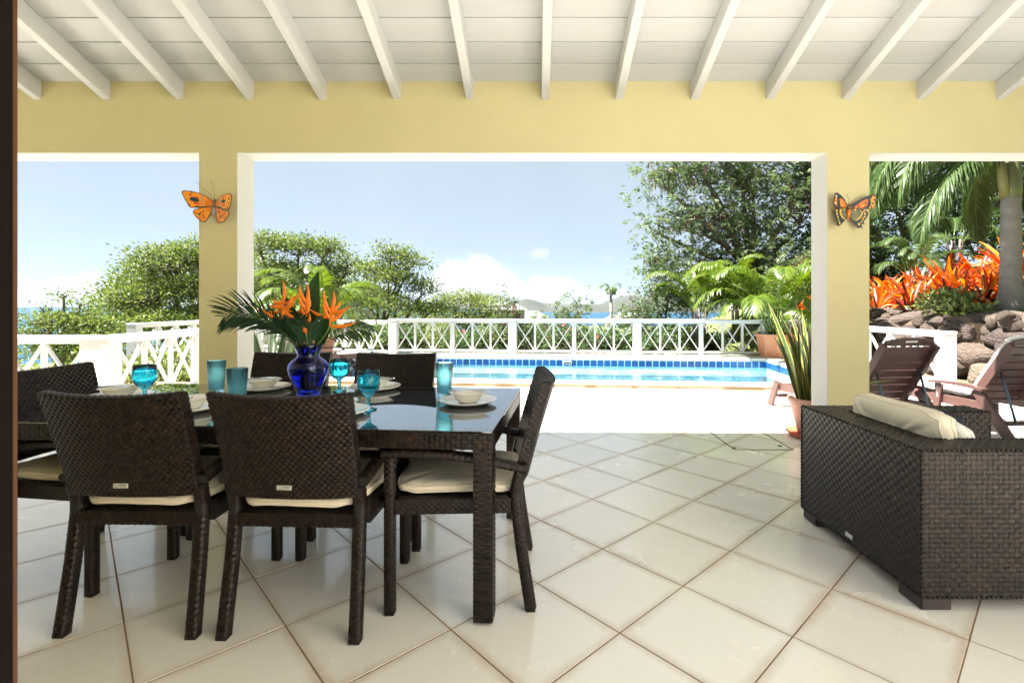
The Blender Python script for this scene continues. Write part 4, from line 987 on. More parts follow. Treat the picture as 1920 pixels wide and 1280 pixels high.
dots1 = [(bk_(460, 530, 20, 16), 'bgrey'), (bk_(462, 580, 20, 16), 'bgrey'), (bk_(458, 626, 18, 15), 'bgrey'), (bk_(466, 695, 20, 16), 'bgrey'), (bk_(270, 512, 26, 20), 'bred'), (bk_(150, 515, 14, 22), 'bgrey'), (bk_(178, 585, 14, 22), 'bgrey'), (bk_(215, 655, 14, 22), 'bgrey'), (bk_(258, 722, 16, 22), 'bteal'), (bk_(390, 735, 30, 12), 'bteal'), (bk_(290, 462, 18, 12), 'bteal')]
dots2 = [(bk_(890, 555, 24, 20), 'bred'), (bk_(815, 608, 14, 20), 'bgrey'), (bk_(820, 652, 14, 20), 'bgrey'), (bk_(825, 710, 18, 16), 'bgrey'), (bk_(1020, 590, 12, 26), 'bteal'), (bk_(1008, 670, 12, 28), 'bteal'), (bk_(993, 765, 14, 28), 'bteal'), (bk_(880, 770, 26, 16), 'bgrey')]
gr = [(bk_(x, z, 18, 16, 6), 'bred') for x, z in ((355, 860), (440, 870), (480, 915), (432, 965), (380, 940), (500, 950))]
gr2 = [(bk_(x, z, 18, 16, 6), 'bred') for x, z in ((790, 890), (910, 870), (875, 910), (780, 990), (740, 940), (915, 970))]
vein = lambda a, b, w=4: off([(a[0], a[1] - w), (b[0], b[1] - w), (b[0], b[1] + w), (a[0], a[1] + w)], 665, 720)
butterfly((402.3 - 1005) * 4.12 / 925, 1.23 + (572 - 387.5) * 4.12 / 925, .0000930 * 4.49 * 1.0, 'orange spotted metal butterfly with long straight feelers, on a yellow pillar', [
    (B1((645, 620), (560, 540), (480, 495), (380, 455), (280, 432), (180, 428), (125, 440), (118, 480), (150, 560), (190, 650), (225, 720), (265, 768), (330, 765), (480, 745), (635, 715)), 'bbrown', 'borange',
     [(B1((250, 575), (290, 548), (350, 555), (410, 600), (405, 640), (340, 645), (270, 625)), 'bteal'), (B1((290, 545), (400, 548), (405, 592), (350, 553)), 'bred'), (B1((300, 655), (350, 650), (460, 700), (350, 690)), 'bred'), (B1((640, 625), (560, 560), (520, 620), (500, 720), (635, 712)), 'borange2')] + dots1),
    (B1((705, 640), (750, 580), (820, 515), (900, 485), (990, 475), (1050, 485), (1088, 520), (1085, 600), (1060, 720), (1015, 815), (900, 790), (790, 745), (700, 705)), 'bbrown', 'borange',
     [(B1((840, 600), (890, 588), (940, 610), (925, 650), (880, 672), (845, 640)), 'bteal'), (B1((840, 700), (920, 680), (930, 715), (870, 725)), 'bred'), (B1((705, 645), (760, 590), (810, 640), (790, 735), (700, 703)), 'borange2')] + dots2),
    (B1((620, 730), (500, 748), (390, 765), (320, 795), (300, 840), (320, 905), (370, 965), (430, 1020), (500, 1045), (530, 1010), (580, 910), (620, 820)), 'black', 'borange',
     [(B1((365, 880), (430, 855), (425, 900), (400, 950), (395, 905)), 'bteal'), (bk_(395, 915, 18, 16), 'byellow'), (bk_(485, 825, 22, 20), 'bred'), (B1((620, 735), (510, 752), (540, 830), (610, 830)), 'borange2'), (vein((400, 800), (500, 900)), 'black')] + gr),
    (B1((708, 725), (790, 755), (900, 805), (1035, 845), (1020, 900), (960, 975), (900, 1030), (820, 1052), (750, 1035), (710, 980), (705, 850)), 'black', 'borange',
     [(B1((780, 930), (850, 910), (855, 945), (825, 990), (805, 950)), 'bteal'), (bk_(830, 950, 16, 14), 'byellow'), (bk_(787, 830, 20, 20), 'bred'), (B1((708, 735), (780, 765), (770, 850), (712, 850)), 'borange2'), (vein((760, 820), (930, 950)), 'black'), (vein((830, 800), (960, 900)), 'black')] + gr2)],
    [(B1((675, 570), (672, 640), (660, 740)), (14, 36, 36), 'bbody'), (B1((660, 741), (658, 830), (656, 950)), (37, 40, 4), 'bgrey')],
    [B1((662, 560), (560, 450), (450, 350), (350, 265), (318, 247)), B1((668, 560), (672, 460), (665, 350), (640, 260), (622, 203))])
B2 = lambda *p: off(p, 595, 620)
b2 = lambda *a: off(blob(*a), 595, 620)
ly = [(b2(x, z, r_, r_ * 1.1), 'byellow') for x, z, r_ in ((278, 665, 22), (285, 730, 22), (303, 788, 17), (313, 832, 14), (330, 876, 14), (350, 928, 22), (465, 615, 18))]
ry = [(b2(x, z, r_, r_ * 1.1), 'byellow') for x, z, r_ in ((875, 675, 16), (893, 730, 19), (885, 790, 17), (860, 822, 15), (845, 860, 14), (825, 905, 14), (780, 948, 22), (705, 633, 20))]
butterfly((1590.8 - 1005) * 4.12 / 925, 1.23 + (572 - 393) * 4.12 / 925, .0000930 * 4.12, 'dark metal butterfly with tailed wings and yellow dots, on a yellow pillar', [
    (B2((555, 515), (490, 400), (420, 335), (330, 280), (280, 268), (240, 290), (220, 360), (200, 470), (205, 540), (245, 590), (380, 595), (530, 590)), 'bbrown', 'bteal',
     [(B2((350, 390), (400, 385), (470, 430), (525, 520), (525, 580), (385, 575), (360, 460)), 'borange2'), (B2((240, 400), (290, 330), (290, 560), (245, 560), (215, 480)), 'borange'), (b2(255, 455, 14, 26), 'black'), (b2(258, 535, 12, 22), 'black'), (b2(420, 525, 24, 20), 'byellow'), (b2(400, 460, 18, 16), 'byellow'), (b2(235, 500, 14, 26), 'porcelain'), (b2(262, 345, 18, 20), 'porcelain')]),
    (B2((640, 520), (740, 455), (850, 390), (950, 340), (1040, 315), (1085, 325), (1105, 365), (1090, 480), (1070, 580), (1045, 632), (930, 630), (800, 605), (650, 595)), 'bbrown', 'bteal',
     [(B2((700, 560), (780, 500), (880, 430), (950, 415), (950, 470), (930, 560), (860, 600), (720, 600)), 'borange2'), (B2((990, 430), (1040, 350), (1085, 370), (1070, 520), (1040, 610), (960, 620), (1010, 520)), 'borange'), (b2(1060, 440, 14, 26), 'black'), (b2(1035, 510, 14, 26), 'black'), (b2(1010, 588, 16, 22), 'black'), (b2(855, 555, 20, 16), 'byellow'), (b2(900, 490, 16, 16), 'black'), (b2(770, 580, 18, 14), 'black'), (b2(770, 545, 18, 12), 'black')]),
    (B2((545, 600), (380, 600), (260, 610), (210, 650), (200, 720), (230, 790), (270, 840), (240, 880), (290, 880), (290, 930), (235, 990), (300, 960), (320, 1000), (400, 960), (490, 870), (550, 800)), 'bbrown', 'bteal',
     [(B2((520, 620), (390, 610), (350, 640), (350, 720), (400, 800), (480, 860), (545, 790)), 'bgreen'), (B2((375, 620), (355, 680), (375, 745), (430, 815), (490, 850), (480, 830), (420, 770), (390, 700), (392, 620)), 'byellow')] + ly),
    (B2((640, 600), (780, 605), (880, 630), (950, 690), (960, 750), (930, 820), (870, 900), (895, 965), (855, 940), (835, 985), (858, 1060), (820, 1015), (780, 1045), (720, 980), (660, 890), (615, 815)), 'bbrown', 'bteal',
     [(B2((650, 625), (780, 620), (830, 650), (830, 720), (790, 810), (740, 860), (690, 870), (630, 790)), 'bgreen'), (B2((795, 640), (840, 690), (825, 750), (780, 815), (720, 865), (735, 870), (800, 830), (845, 760), (855, 690)), 'byellow')] + ry)],
    [(B2((600, 515), (602, 560), (600, 630)), (34, 44, 48), 'bbody'), (B2((598, 631), (592, 720), (585, 855)), (46, 42, 8), 'borange2')],
    [B2((590, 500), (585, 400), (555, 330), (505, 305)), B2((610, 500), (680, 420), (770, 365), (880, 342), (930, 340))])
# ------------------------------------------------------------------ vegetation
def tips_in(blobs, n, rnd, shell=.35):
    vol = np.array([b[3] * b[4] * b[5] for b in blobs]); idx = rnd.choice(len(blobs), n, p=vol ** .7 / (vol ** .7).sum())
    d = unit(rnd.normal(size=(n, 3))); d[:, 2] = np.where(d[:, 2] < -.25, -d[:, 2], d[:, 2]); r = rnd.uniform(shell, 1.05, n) ** .6
    B = np.array(blobs)[idx]; return B[:, :3] + d * r[:, None] * B[:, 3:6], idx
def tree(name, label, base, fork, blobs, ntips, per, lsz, lmat, cat='tree', group=None, spread=.30, trunk=.14, pods=0, feather=False, seed=1, asp=.42, flat=.55, flowers=None, twig=.012):
    rnd = np.random.default_rng(seed); base = np.array(base, float); fork = np.array(fork, float)
    o = empty(name, tuple(base), 0, label, cat, group); T, idx = tips_in(blobs, ntips, rnd)
    mb = MB()
    mid = (base + fork) / 2 + rnd.normal(size=3) * .12 * (1, 1, 0)
    mb.tube([tuple(base - base), tuple(mid - base), tuple(fork - base)], [trunk, trunk * .8, trunk * .68], 9)
    for bi, b in enumerate(blobs):
        c = np.array(b[:3]); st = fork; m1 = st * .5 + c * .5 + rnd.normal(size=3) * .12 * b[3] + (0, 0, -.12 * b[5])
        low = c - (0, 0, b[5] * .35)
        mb.tube([tuple(st - base), tuple(m1 - base), tuple(low - base), tuple(c + (0, 0, b[5] * .3) - base)], [trunk * .55, trunk * .42, trunk * .28, trunk * .1], 6)
        mine = T[idx == bi]
        if not len(mine): continue
        ns = max(2, int(len(mine) / 5)); hub = mine[rnd.choice(len(mine), ns, replace=False)] * .55 + low * .45 + rnd.normal(size=(ns, 3)) * .05
        for h_ in hub: mb.tube([tuple(low * .8 + c * .2 - base), tuple((low * .6 + h_ * .4) + rnd.normal(size=3) * .06 * b[3] - base), tuple(h_ - base)], [trunk * .2, trunk * .15, twig * 1.3], 4, cap=False)
        for t_ in mine:
            k = np.argmin(((hub - t_) ** 2).sum(1)); mb.tube([tuple(hub[k] - base), tuple((hub[k] + t_) / 2 + rnd.normal(size=3) * .05 - base), tuple(t_ - base)], [twig * 1.2, twig * .9, twig * .4], 3, cap=False)
    mb.obj('trunk', 'bark', o)
    parts = []
    C = np.repeat(T, per, 0) + rnd.normal(size=(ntips * per, 3)) * (spread, spread, spread * flat)
    if not feather:
        D = C - np.repeat(T, per, 0) + (0, 0, .08) + rnd.normal(size=C.shape) * .10
        V, F = leaf_quads(C, D, (.5 + rnd.uniform(0, 1, len(C)) ** 1.5) * lsz, rnd.uniform(.7, 1.3, len(C)) * lsz * asp)
    else:      # twice feathered leaf: rachis with pairs of narrow pinnae that droop
        D = unit(C - np.repeat(T, per, 0) + rnd.normal(size=C.shape) * .10 + (0, 0, .02)); n = len(C); np_ = 7
        Sd = unit(np.cross(D, np.array((0, 0, 1.0)) + rnd.normal(size=D.shape) * .55) + 1e-4); L_ = rnd.uniform(.7, 1.2, (n, 1)) * lsz; ps = []
        for k in range(np_):
            t_ = (k + .6) / np_; P = C + D * L_ * t_ - np.array((0, 0, 1.)) * L_ * .35 * t_ ** 2; l = L_ * .52 * math.sin(math.pi * (t_ * .75 + .2))
            for s_ in (-1, 1):
                d = Sd * s_ + D * .45 + (0, 0, -.15); ps.append(leaf_quads(P, d, l[:, 0], l[:, 0] * .26, .1))
        V, F = merge(ps)
    me = np_mesh('crown', V - base.astype(np.float32), F, lmat); share('crown', me, o)
    if pods:
        q = rnd.choice(ntips, pods); parts = []
        for _ in range(5):
            C = T[q] + rnd.normal(size=(pods, 3)) * (.10, .10, .05); parts.append(leaf_quads(C, np.tile((0, 0, -1.0), (pods, 1)) + rnd.normal(size=(pods, 3)) * .22, rnd.uniform(.16, .28, pods), .042, .1))
        V, F = merge(parts); share('seed_pods', np_mesh('seed_pods', V - base.astype(np.float32), F, 'pod'), o)['kind'] = 'stuff'
    if flowers:
        fm, nf = flowers; q = rnd.choice(ntips, nf); parts = []
        for _ in range(7):
            C = T[q] + (0, 0, .06) + rnd.normal(size=(nf, 3)) * .015; parts.append(leaf_quads(C, rnd.normal(size=(nf, 3)) + (0, -.4, .3), .05, .045, .1))
        V, F = merge(parts); share('blossoms', np_mesh('blossoms', V - base.astype(np.float32), F, fm), o)['kind'] = 'stuff'
    return o
def BL(Y, lst, dr=.8):
    return [(prx(a, Y) , Y + (i % 3 - 1) * .25 * c * Y / 925, prz(b, Y), c * Y / 925, c * Y / 925 * dr, d * Y / 925) for i, (a, b, c, d) in enumerate(lst)]
def gz(x, y): return (x, y, ground_z(x, y) - .1)
TG = 'spreading trees on the slope before the sea'
Y = 19; tree('spreading_tree', 'broad yellow green tree in front of the sea beyond the corner railing', gz(prx(340, Y), Y), (prx(345, Y), Y, -1.0), BL(Y, [(335, 500, 75, 42), (405, 478, 60, 36), (270, 520, 60, 38), (300, 560, 85, 38), (390, 550, 80, 45), (235, 580, 60, 30), (340, 610, 110, 35), (430, 600, 70, 40), (225, 625, 70, 30)]), 900, 30, .14, 'leafA', group=TG, spread=.22, trunk=.17, seed=11, flat=.45)
Y = 15; tree('spreading_tree', 'low straggling tree with bare twigs by the open sea', gz(prx(110, Y), Y), (prx(120, Y), Y, -1.0), BL(Y, [(110, 605, 50, 20), (165, 612, 50, 22), (80, 628, 55, 22), (122, 556, 10, 7), (150, 570, 14, 9), (160, 595, 14, 10), (85, 580, 16, 12), (195, 640, 60, 28), (120, 660, 85, 30)]), 330, 26, .11, 'leafA', group=TG, spread=.17, trunk=.11, seed=12, flat=.45, twig=.016)
Y = 21; tree('spreading_tree', 'airy yellow green tree behind the vase and the palm leaves', gz(prx(540, Y), Y), (prx(545, Y), Y, -.4), BL(Y, [(495, 468, 42, 32), (560, 470, 48, 30), (520, 520, 55, 38), (610, 478, 42, 30), (600, 530, 55, 40), (480, 560, 60, 45), (545, 575, 80, 35), (640, 570, 60, 40), (570, 630, 100, 35), (655, 500, 34, 26)]), 800, 28, .14, 'leafA', group=TG, spread=.22, trunk=.18, seed=13, flat=.45)
Y = 20; tree('spreading_tree', 'open branched tree with sky showing through, beside the white cloud', gz(prx(715, Y), Y), (prx(712, Y), Y, -.2), BL(Y, [(735, 480, 34, 24), (765, 500, 34, 26), (700, 515, 40, 28), (745, 530, 44, 24), (790, 545, 30, 26), (690, 565, 46, 30), (745, 575, 55, 22), (800, 585, 34, 20), (730, 630, 90, 32)]), 460, 26, .14, 'leafA', group=TG, spread=.2, trunk=.14, seed=14, flat=.45)
Y = 24; tree('round_bush', 'dense pale green rounded bush next to the pod bearing sapling', gz(prx(865, Y), Y), (prx(865, Y), Y, -.6), BL(Y, [(825, 575, 28, 20), (852, 565, 26, 20), (880, 572, 32, 24), (912, 580, 26, 20), (845, 605, 50, 28), (900, 610, 50, 28), (830, 640, 50, 26), (900, 645, 60, 26)]), 560, 24, .13, 'leafB', spread=.17, trunk=.12, seed=15, flat=.7)
Y = 27; tree('spreading_tree', 'deeper green canopy filling the slope behind the airy trees', gz(prx(470, Y), Y), (prx(470, Y), Y, -1.5), BL(Y, [(300, 560, 70, 40), (380, 520, 70, 45), (450, 505, 60, 45), (520, 530, 60, 40), (590, 530, 60, 40), (660, 540, 60, 40), (700, 575, 60, 35), (430, 570, 90, 40), (560, 590, 110, 40), (240, 600, 80, 35), (770, 600, 70, 25), (640, 620, 120, 35)]), 620, 22, .19, 'leafA', group=TG, spread=.3, trunk=.2, seed=19, flat=.5)
# feathery trees by the far side of the pool
Y = 14.5; tree('feathery_tree', 'tall feathery tree hung with brown pods behind the potted palm', gz(6.6, Y), (6.3, Y, 2.2), BL(Y, [(1250, 345, 55, 45), (1330, 330, 70, 55), (1420, 350, 75, 60), (1240, 430, 45, 40), (1320, 420, 75, 55), (1410, 440, 80, 60), (1490, 400, 70, 80), (1280, 250, 80, 50), (1400, 250, 90, 60), (1500, 290, 70, 60), (1250, 500, 50, 40), (1330, 500, 70, 45), (1440, 510, 80, 50), (1290, 560, 60, 35), (1390, 565, 80, 40), (1480, 560, 70, 50)]), 820, 6, .30, 'leafC', spread=.25, trunk=.15, pods=150, feather=True, seed=16, flat=.8)
Y = 14.0; tree('leafy_bush', 'loose pale leaved bush at the foot of the feathery tree', gz(prx(1250, Y), Y), (prx(1245, Y), Y, .4), BL(Y, [(1230, 560, 40, 30), (1260, 530, 38, 34), (1225, 600, 40, 30), (1275, 580, 40, 34)]), 170, 14, .10, 'leafE', cat='bush', spread=.15, trunk=.05, seed=17)
Y = 13.6; tree('pod_sapling', 'slim sapling hung with dark red pods behind the pool railing', gz(prx(940, Y), Y), (prx(942, Y), Y, .4), BL(Y, [(938, 550, 12, 8), (948, 580, 22, 18), (960, 610, 30, 20), (930, 630, 30, 25)]), 46, 3, .26, 'leafC', cat='sapling', spread=.12, trunk=.025, pods=26, feather=True, seed=18)
SG = 'feathery saplings behind the pool railing'
for k, (a, b, s) in enumerate(((1040, 575, 1.0), (1080, 565, 1.15), (1185, 560, 1.3), (1205, 585, 1.0), (1010, 600, .8))):
    Y = 13.8 + .3 * k; tree('feathery_sapling', 'thin feathery green sapling rising above the pool railing before the hills', gz(prx(a, Y), Y), (prx(a, Y), Y, .6), BL(Y, [(a, b, 16 * s, 12 * s), (a + 8, b + 24, 26 * s, 16 * s), (a - 8, b + 45, 30 * s, 18 * s)]), 30, 3, .24, 'leafC', cat='sapling', group=SG, spread=.13, trunk=.022, feather=True, seed=30 + k)
# shrubs that fill the bank just beyond the railings
HG = 'green shrubs on the bank beyond the pool railing'
for k, (a, top, lm, fl) in enumerate(((655, 612, 'leafB', None), (725, 604, 'leafE', None), (800, 612, 'leafB', None), (872, 622, 'leafE', ('pink', 5)), (945, 616, 'leafC', ('red', 7)), (1010, 612, 'leafC', None), (1072, 606, 'leafE', ('pink', 16)), (1140, 612, 'leafE', None), (1205, 612, 'leafC', None), (1275, 608, 'leafE', None), (1345, 640, 'leafE', None))):
    Y = 13.3 + .35 * (k % 3); X_ = prx(a, Y); zt = prz(top, Y); b0 = ground_z(X_, Y); hh = (zt - b0) / 2
    lab = {'leafB': 'pale green small leaved shrub', 'leafE': 'mid green leafy shrub', 'leafC': 'deep green loose shrub'}[lm] + ' filling the bank beyond the pool railing' if not fl else ('green shrub dotted with small ' + ('red' if fl[0] == 'red' else 'pink') + ' flowers behind the pool railing' + (', the one with most blossoms' if fl[1] == 16 else ''))
    tree('bank_shrub', lab, (X_, Y, b0 - .1), (X_, Y, b0 + .25), [(X_ + .3 * math.sin(k), Y, b0 + hh * 1.05, .72, .6, hh * .95), (X_ - .4, Y + .2, b0 + hh * .7, .6, .5, hh * .75), (X_ + .45, Y - .1, b0 + hh * .75, .6, .5, hh * .8)], 150, 16, .105, lm, cat='shrub', group=HG, spread=.13, trunk=.03, seed=50 + k, flowers=fl)
LG = 'green shrubs below the corner railing'
for k, (x, y, zt) in enumerate(((-7.6, 7.6, .25), (-9.6, 8.8, .3), (-9.2, 6.9, .15), (-11.6, 10.5, .3), (-6.3, 8.2, .5), (-6.6, 9.6, .55), (-10.0, 12.2, .55), (-11.0, 7.4, -.1), (-9.3, 14.6, .6), (-7.0, 15.0, .7), (-5.2, 14.2, .75))):
    b0 = ground_z(x, y); hh = max((zt - b0) / 2, .3)
    tree('slope_shrub', 'yellow green shrub growing on the slope below the corner railing', (x, y, b0 - .1), (x, y, b0 + .2), [(x, y, zt - hh, .85, .8, hh), (x + .5, y + .3, zt - hh * 1.2, .7, .7, hh), (x - .5, y - .2, zt - hh * 1.15, .7, .7, hh)], 170, 16, .11, 'leafA', cat='shrub', group=LG, spread=.14, trunk=.03, seed=80 + k)
# dark trees over the boulder bank
DG = 'dark trees over the boulder bank'
for k, (x, y, bl) in enumerate(((11.6, 15.5, [(1640, 330, 60, 60), (1700, 380, 70, 60), (1660, 450, 60, 50), (1740, 300, 70, 60), (1780, 420, 70, 60)]), (14.5, 15.0, [(1850, 360, 80, 70), (1900, 450, 80, 60), (1960, 380, 80, 80), (1820, 470, 60, 50), (1850, 280, 80, 50)]), (10.0, 14.2, [(1560, 470, 60, 50), (1600, 400, 60, 60), (1560, 350, 60, 60), (1620, 520, 60, 45)]))):
    tree('dark_tree', ('dark leafy tree behind the hanging palm fronds', 'dark leafy tree behind the grey palm trunk', 'dark leafy tree hidden behind the pillar with the tailed butterfly')[k], gz(x, y), (x, y, ground_z(x, y) + 1.4), BL(y, bl), 420, 17, .17, 'leafD', group=DG, spread=.24, trunk=.16, seed=120 + k)
# ------------------------------------------------------------------ palms
FM = [frond_mesh('frond', 1.9 - .12 * i, 2.35 + .1 * i, 40, .36, 'palmY', wid=.032, rise=9 - 2.2 * i, bare=.25, hang=.8, up=.3, seed=40 + i, stemr=.012, curve=1.9) for i in range(4)]
FD = []
for me_ in FM:
    c_ = me_.copy(); c_.materials[0] = MT['palmG']; FD.append(c_)
def areca(parent, n, z, s=1.0, spread=.07, lean=.0, seed=3, meshes=FM):
    rnd = random.Random(seed)
    for k in range(n):
        az = k * 2.399 + rnd.uniform(-.3, .3); t = k / n
        me = meshes[min(int(t * 4 * rnd.uniform(.8, 1.1)), 3)]; q = s * rnd.uniform(.8, 1.12) * (1.05 - .2 * t)
        share('frond', me, parent, (spread * math.cos(az), spread * math.sin(az), z + rnd.uniform(-.05, .08)), (rnd.uniform(-.25, .25), rnd.uniform(-.15, .2) + .3 * t, az), (q, q, q))
def hex_pot(parent, r0, r1, h, z0, m_='terracotta', n=6, rim=.05):
    mb = MB(); out = [(r0, 0), (r1 * .97, h - rim * 1.2), (r1 * 1.03, h - rim * 1.15), (r1 * 1.05, h), (r1 * .93, h), (r1 * .9, h - .06)]
    mb.lathe([(0, 0)] + out, n, smooth=n > 8); mb.obj('pot', m_, parent, (0, 0, z0), R(30) if n == 6 else 0)
    MB().lathe([(r1 * .92, 0), (0, .02)], n, smooth=False).obj('soil', 'soil', parent, (0, 0, z0 + h - .055), R(30) if n == 6 else 0)
p = empty('potted_palm', (5.33, 10.98, .09), 0, 'yellow green palm in a large six sided terracotta planter at the pool corner', 'potted palm')
hex_pot(p, .33, .41, .50, 0); areca(p, 28, .5, 1.38, .12, seed=3)
for k in range(5): MB().tube([(.05 * math.cos(k * 1.3), .05 * math.sin(k * 1.3), .44), (.09 * math.cos(k * 1.3), .09 * math.sin(k * 1.3), .85)], [.03, .016], 7).obj('stem', 'stem', p)
p = empty('potted_palm', (-4.38, 9.95, .012), 0, 'yellow green palm in a round orange pot beside the sunbed on the deck', 'potted palm')
hex_pot(p, .22, .30, .55, 0, n=28); areca(p, 26, .5, 1.12, .1, seed=9)
for k in range(4): MB().tube([(.05 * math.cos(k * 1.6), .05 * math.sin(k * 1.6), .5), (.08 * math.cos(k * 1.6), .08 * math.sin(k * 1.6), .85)], [.026, .014], 7).obj('stem', 'stem', p)
for (x, y, z, s, l, sd) in ((4.3, 13.0, .75, 1.0, 'clump of arching palms just beyond the pool railing under the feathery tree', 21), (5.5, 13.4, .9, 1.0, 'clump of arching palms between the feathery tree and the hexagonal planter', 22), (9.7, 12.6, 1.7, 0.86, 'arching palm clump among the dark trees beside the butterfly pillar', 23), (11.2, 13.2, 2.6, 0.94, 'tall arching palm clump behind the orange bromeliads', 24)):
    b0 = ground_z(x, y); p = empty('garden_palm', (x, y, b0 - .05), 0, l, 'palm'); areca(p, 20, z - b0 + .3, s, .18, seed=sd, meshes=FM if sd < 23 else FD)
    for k in range(5): MB().tube([(.12 * math.cos(k * 1.3), .12 * math.sin(k * 1.3), 0), (.16 * math.cos(k * 1.3), .16 * math.sin(k * 1.3), z - b0 + .45)], [.05, .03], 8).obj('trunk', 'palmbark', p)
Y = 34; p = empty('coconut_palm', (prx(1145, Y), Y, ground_z(prx(1145, Y), Y)), 0, 'single small palm standing against the distant hills', 'palm'); zt = prz(545, Y) - ground_z(prx(1145, Y), Y)
MB().tube([(0, 0, 0), (.08, 0, zt * .5), (0, 0, zt)], [.16, .11, .09], 9).obj('trunk', 'palmbark', p)
for k in range(13):
    az = k * 2.399; q = random.uniform(.5, .62); share('frond', FM[k % 4], p, (0, 0, zt), (0, .35 + .15 * (k % 4), az), (q, q, q))
# big palm with foxtail fronds
FX = [frond_mesh('frond', 3.3, d_, 130, .42, 'palmG', wid=.019, rise=r_, bare=.12, hang=1.05, up=.1, seed=60 + i, plum=True, twist=.5, stemr=.028, curve=1.0) for i, (r_, d_) in enumerate(((.35, 2.1), (.6, 2.35), (.05, 1.75)))]
PX, PY_ = 8.28, 8.6; pz = ground_z(PX, PY_); p = empty('foxtail_palm', (PX, PY_, pz - .05), 0, 'large palm with a ringed grey trunk and drooping bushy fronds', 'palm')
mb = MB(); N_ = 46; mb.tube([(.01 * math.sin(i), 0, 2.0 * i / N_) for i in range(N_ + 1)], [(.205 - .05 * min(i / 14, 1)) * (1.03 if i % 2 else 1) - .02 * i / N_ for i in range(N_ + 1)], 26); mb.obj('trunk', 'palmbark', p)
MB().tube([(0, 0, 1.99), (0, 0, 2.2), (0, 0, 2.8), (0, 0, 3.2)], [.145, .15, .115, .08], 18).obj('crownshaft', mat('olive_crownshaft', (.13, .14, .06), .5, vary=.2, vscale=4), p)
MB().tube([(-.12, -.02, 2.02), (-.2, -.06, 2.3), (-.3, -.1, 2.8)], [.07, .075, .05], 10).obj('leaf_base', mat('olive_leaf_base', (.20, .18, .06), .5, vary=.2), p)
for k, az in enumerate((183, 205, 160, 232, 258, 140, 110, 290, 330, 20, 65, 195, 172)):
    q = random.uniform(.92, 1.06); share('frond', FX[(k * 2) % 3], p, (0, 0, 2.75 + .04 * (k % 4)), (random.uniform(-.25, .25), random.uniform(-.1, .15), R(az)), (q, q, q))
# ------------------------------------------------------------------ snake plants
def sword(Lf, w, seed, banded=True):
    rnd = random.Random(seed); tw = rnd.uniform(-.7, .7); ben = rnd.uniform(-.10, .16); N_ = 14; mb = MB()
    def sec(v):
        env = (min(1, .55 + 1.6 * v) * (1 - v ** 3.2) ** .8 if v < 1 else 0); a = tw * v; cx = ben * v * v; return env * w / 2, a, cx, v * Lf
    for lo, hi, mi in ((-1, -.76, 1), (-.76, .76, 0), (.76, 1, 1)):
        def fn(u, v):
            e, a, cx, z = sec(v); x = (lo + (hi - lo) * u); dd = .25 * e * (x * x - .3); return (cx + x * e * math.cos(a) - dd * math.sin(a), x * e * math.sin(a) + dd * math.cos(a), z)
        mb.grid(fn, 2, N_, mi)
    return mb.mesh('leaf', ['sanseG', 'sanseY' if banded else 'sanseG'])
SW = [sword(.60 + .05 * i, .046, i) for i in range(7)]
p = empty('snake_plant', (2.60, 4.63, .0), 0, 'yellow edged snake plant in a pale terracotta pot behind the pillar', 'potted plant')
MB().lathe([(0, .005), (.20, .005), (.235, .045), (.228, .047), (.2, .015), (0, .013)], 36).obj('saucer', 'terracotta2', p)
hex_pot(p, .125, .205, .35, .014, 'pinkpot', 36, .045)
random.seed(5)
for k in range(40):
    az = k * 2.399; r_ = .022 * math.sqrt(k + .5); q = random.uniform(.8, 1.3) * (1.08 - .006 * k)
    share('leaf', SW[k % 7], p, (r_ * math.cos(az), r_ * math.sin(az), .31), (random.uniform(-.12, .12), (.02 + .17 * (r_ / .13) ** 1.5) * random.uniform(.6, 1.2), az), (q, q, q))
for a, z_, s_ in ((R(5), .75, .55), (R(-3), .62, .5)): share('leaf', SW[2], p, (.10, -.02, .33), (0, .95 if s_ > .52 else 1.05, a), (.95, .95, .95))
SW2 = [sword(.72 + .06 * i, .075, 20 + i, False) for i in range(4)]
p = empty('snake_plant', (-2.62, 4.92, .0), 0, 'dark banded snake plant standing behind the pillar next to the bouquet', 'potted plant')
hex_pot(p, .14, .22, .36, .0, 'terracotta', 36, .045)
for k in range(17):
    az = k * 2.399; r_ = .042 * math.sqrt(k + .5); share('leaf', SW2[k % 4], p, (r_ * math.cos(az), r_ * math.sin(az), .31), (random.uniform(-.05, .05), .08 * r_ / .15, az), (1, 1, random.uniform(.85, 1.05)))
# ------------------------------------------------------------------ bromeliads on the bank
def strap(Lf, w, rise, droop, m_, seed):
    mb = MB(); rnd = random.Random(seed); N_ = 9; pts = []; x = z = 0
    for i in range(N_ + 1):
        t = i / N_; a = rise - droop * t ** 1.6; pts.append((x, z, a)); x += math.cos(a) * Lf / N_; z += math.sin(a) * Lf / N_
    def fn(u, v):
        i = min(int(v * N_), N_); px_, pz_, a = pts[i]; e = w / 2 * min(1, .75 + v) * (1 - v ** 4) ** .7 if v < 1 else .002; y = (u - .5) * 2; dd = .30 * e * y * y; return (px_ - math.sin(a) * dd, y * e, pz_ + math.cos(a) * dd)
    mb.grid(fn, 4, N_, 0); return mb.mesh('leaf', m_)
LF = {m_: [strap(.95 - .07 * i, .075, 1.30 - .24 * i, .75 + .25 * i, m_, i) for i in range(5)] for m_ in ('brom', 'bromD', 'straw', 'silver')}
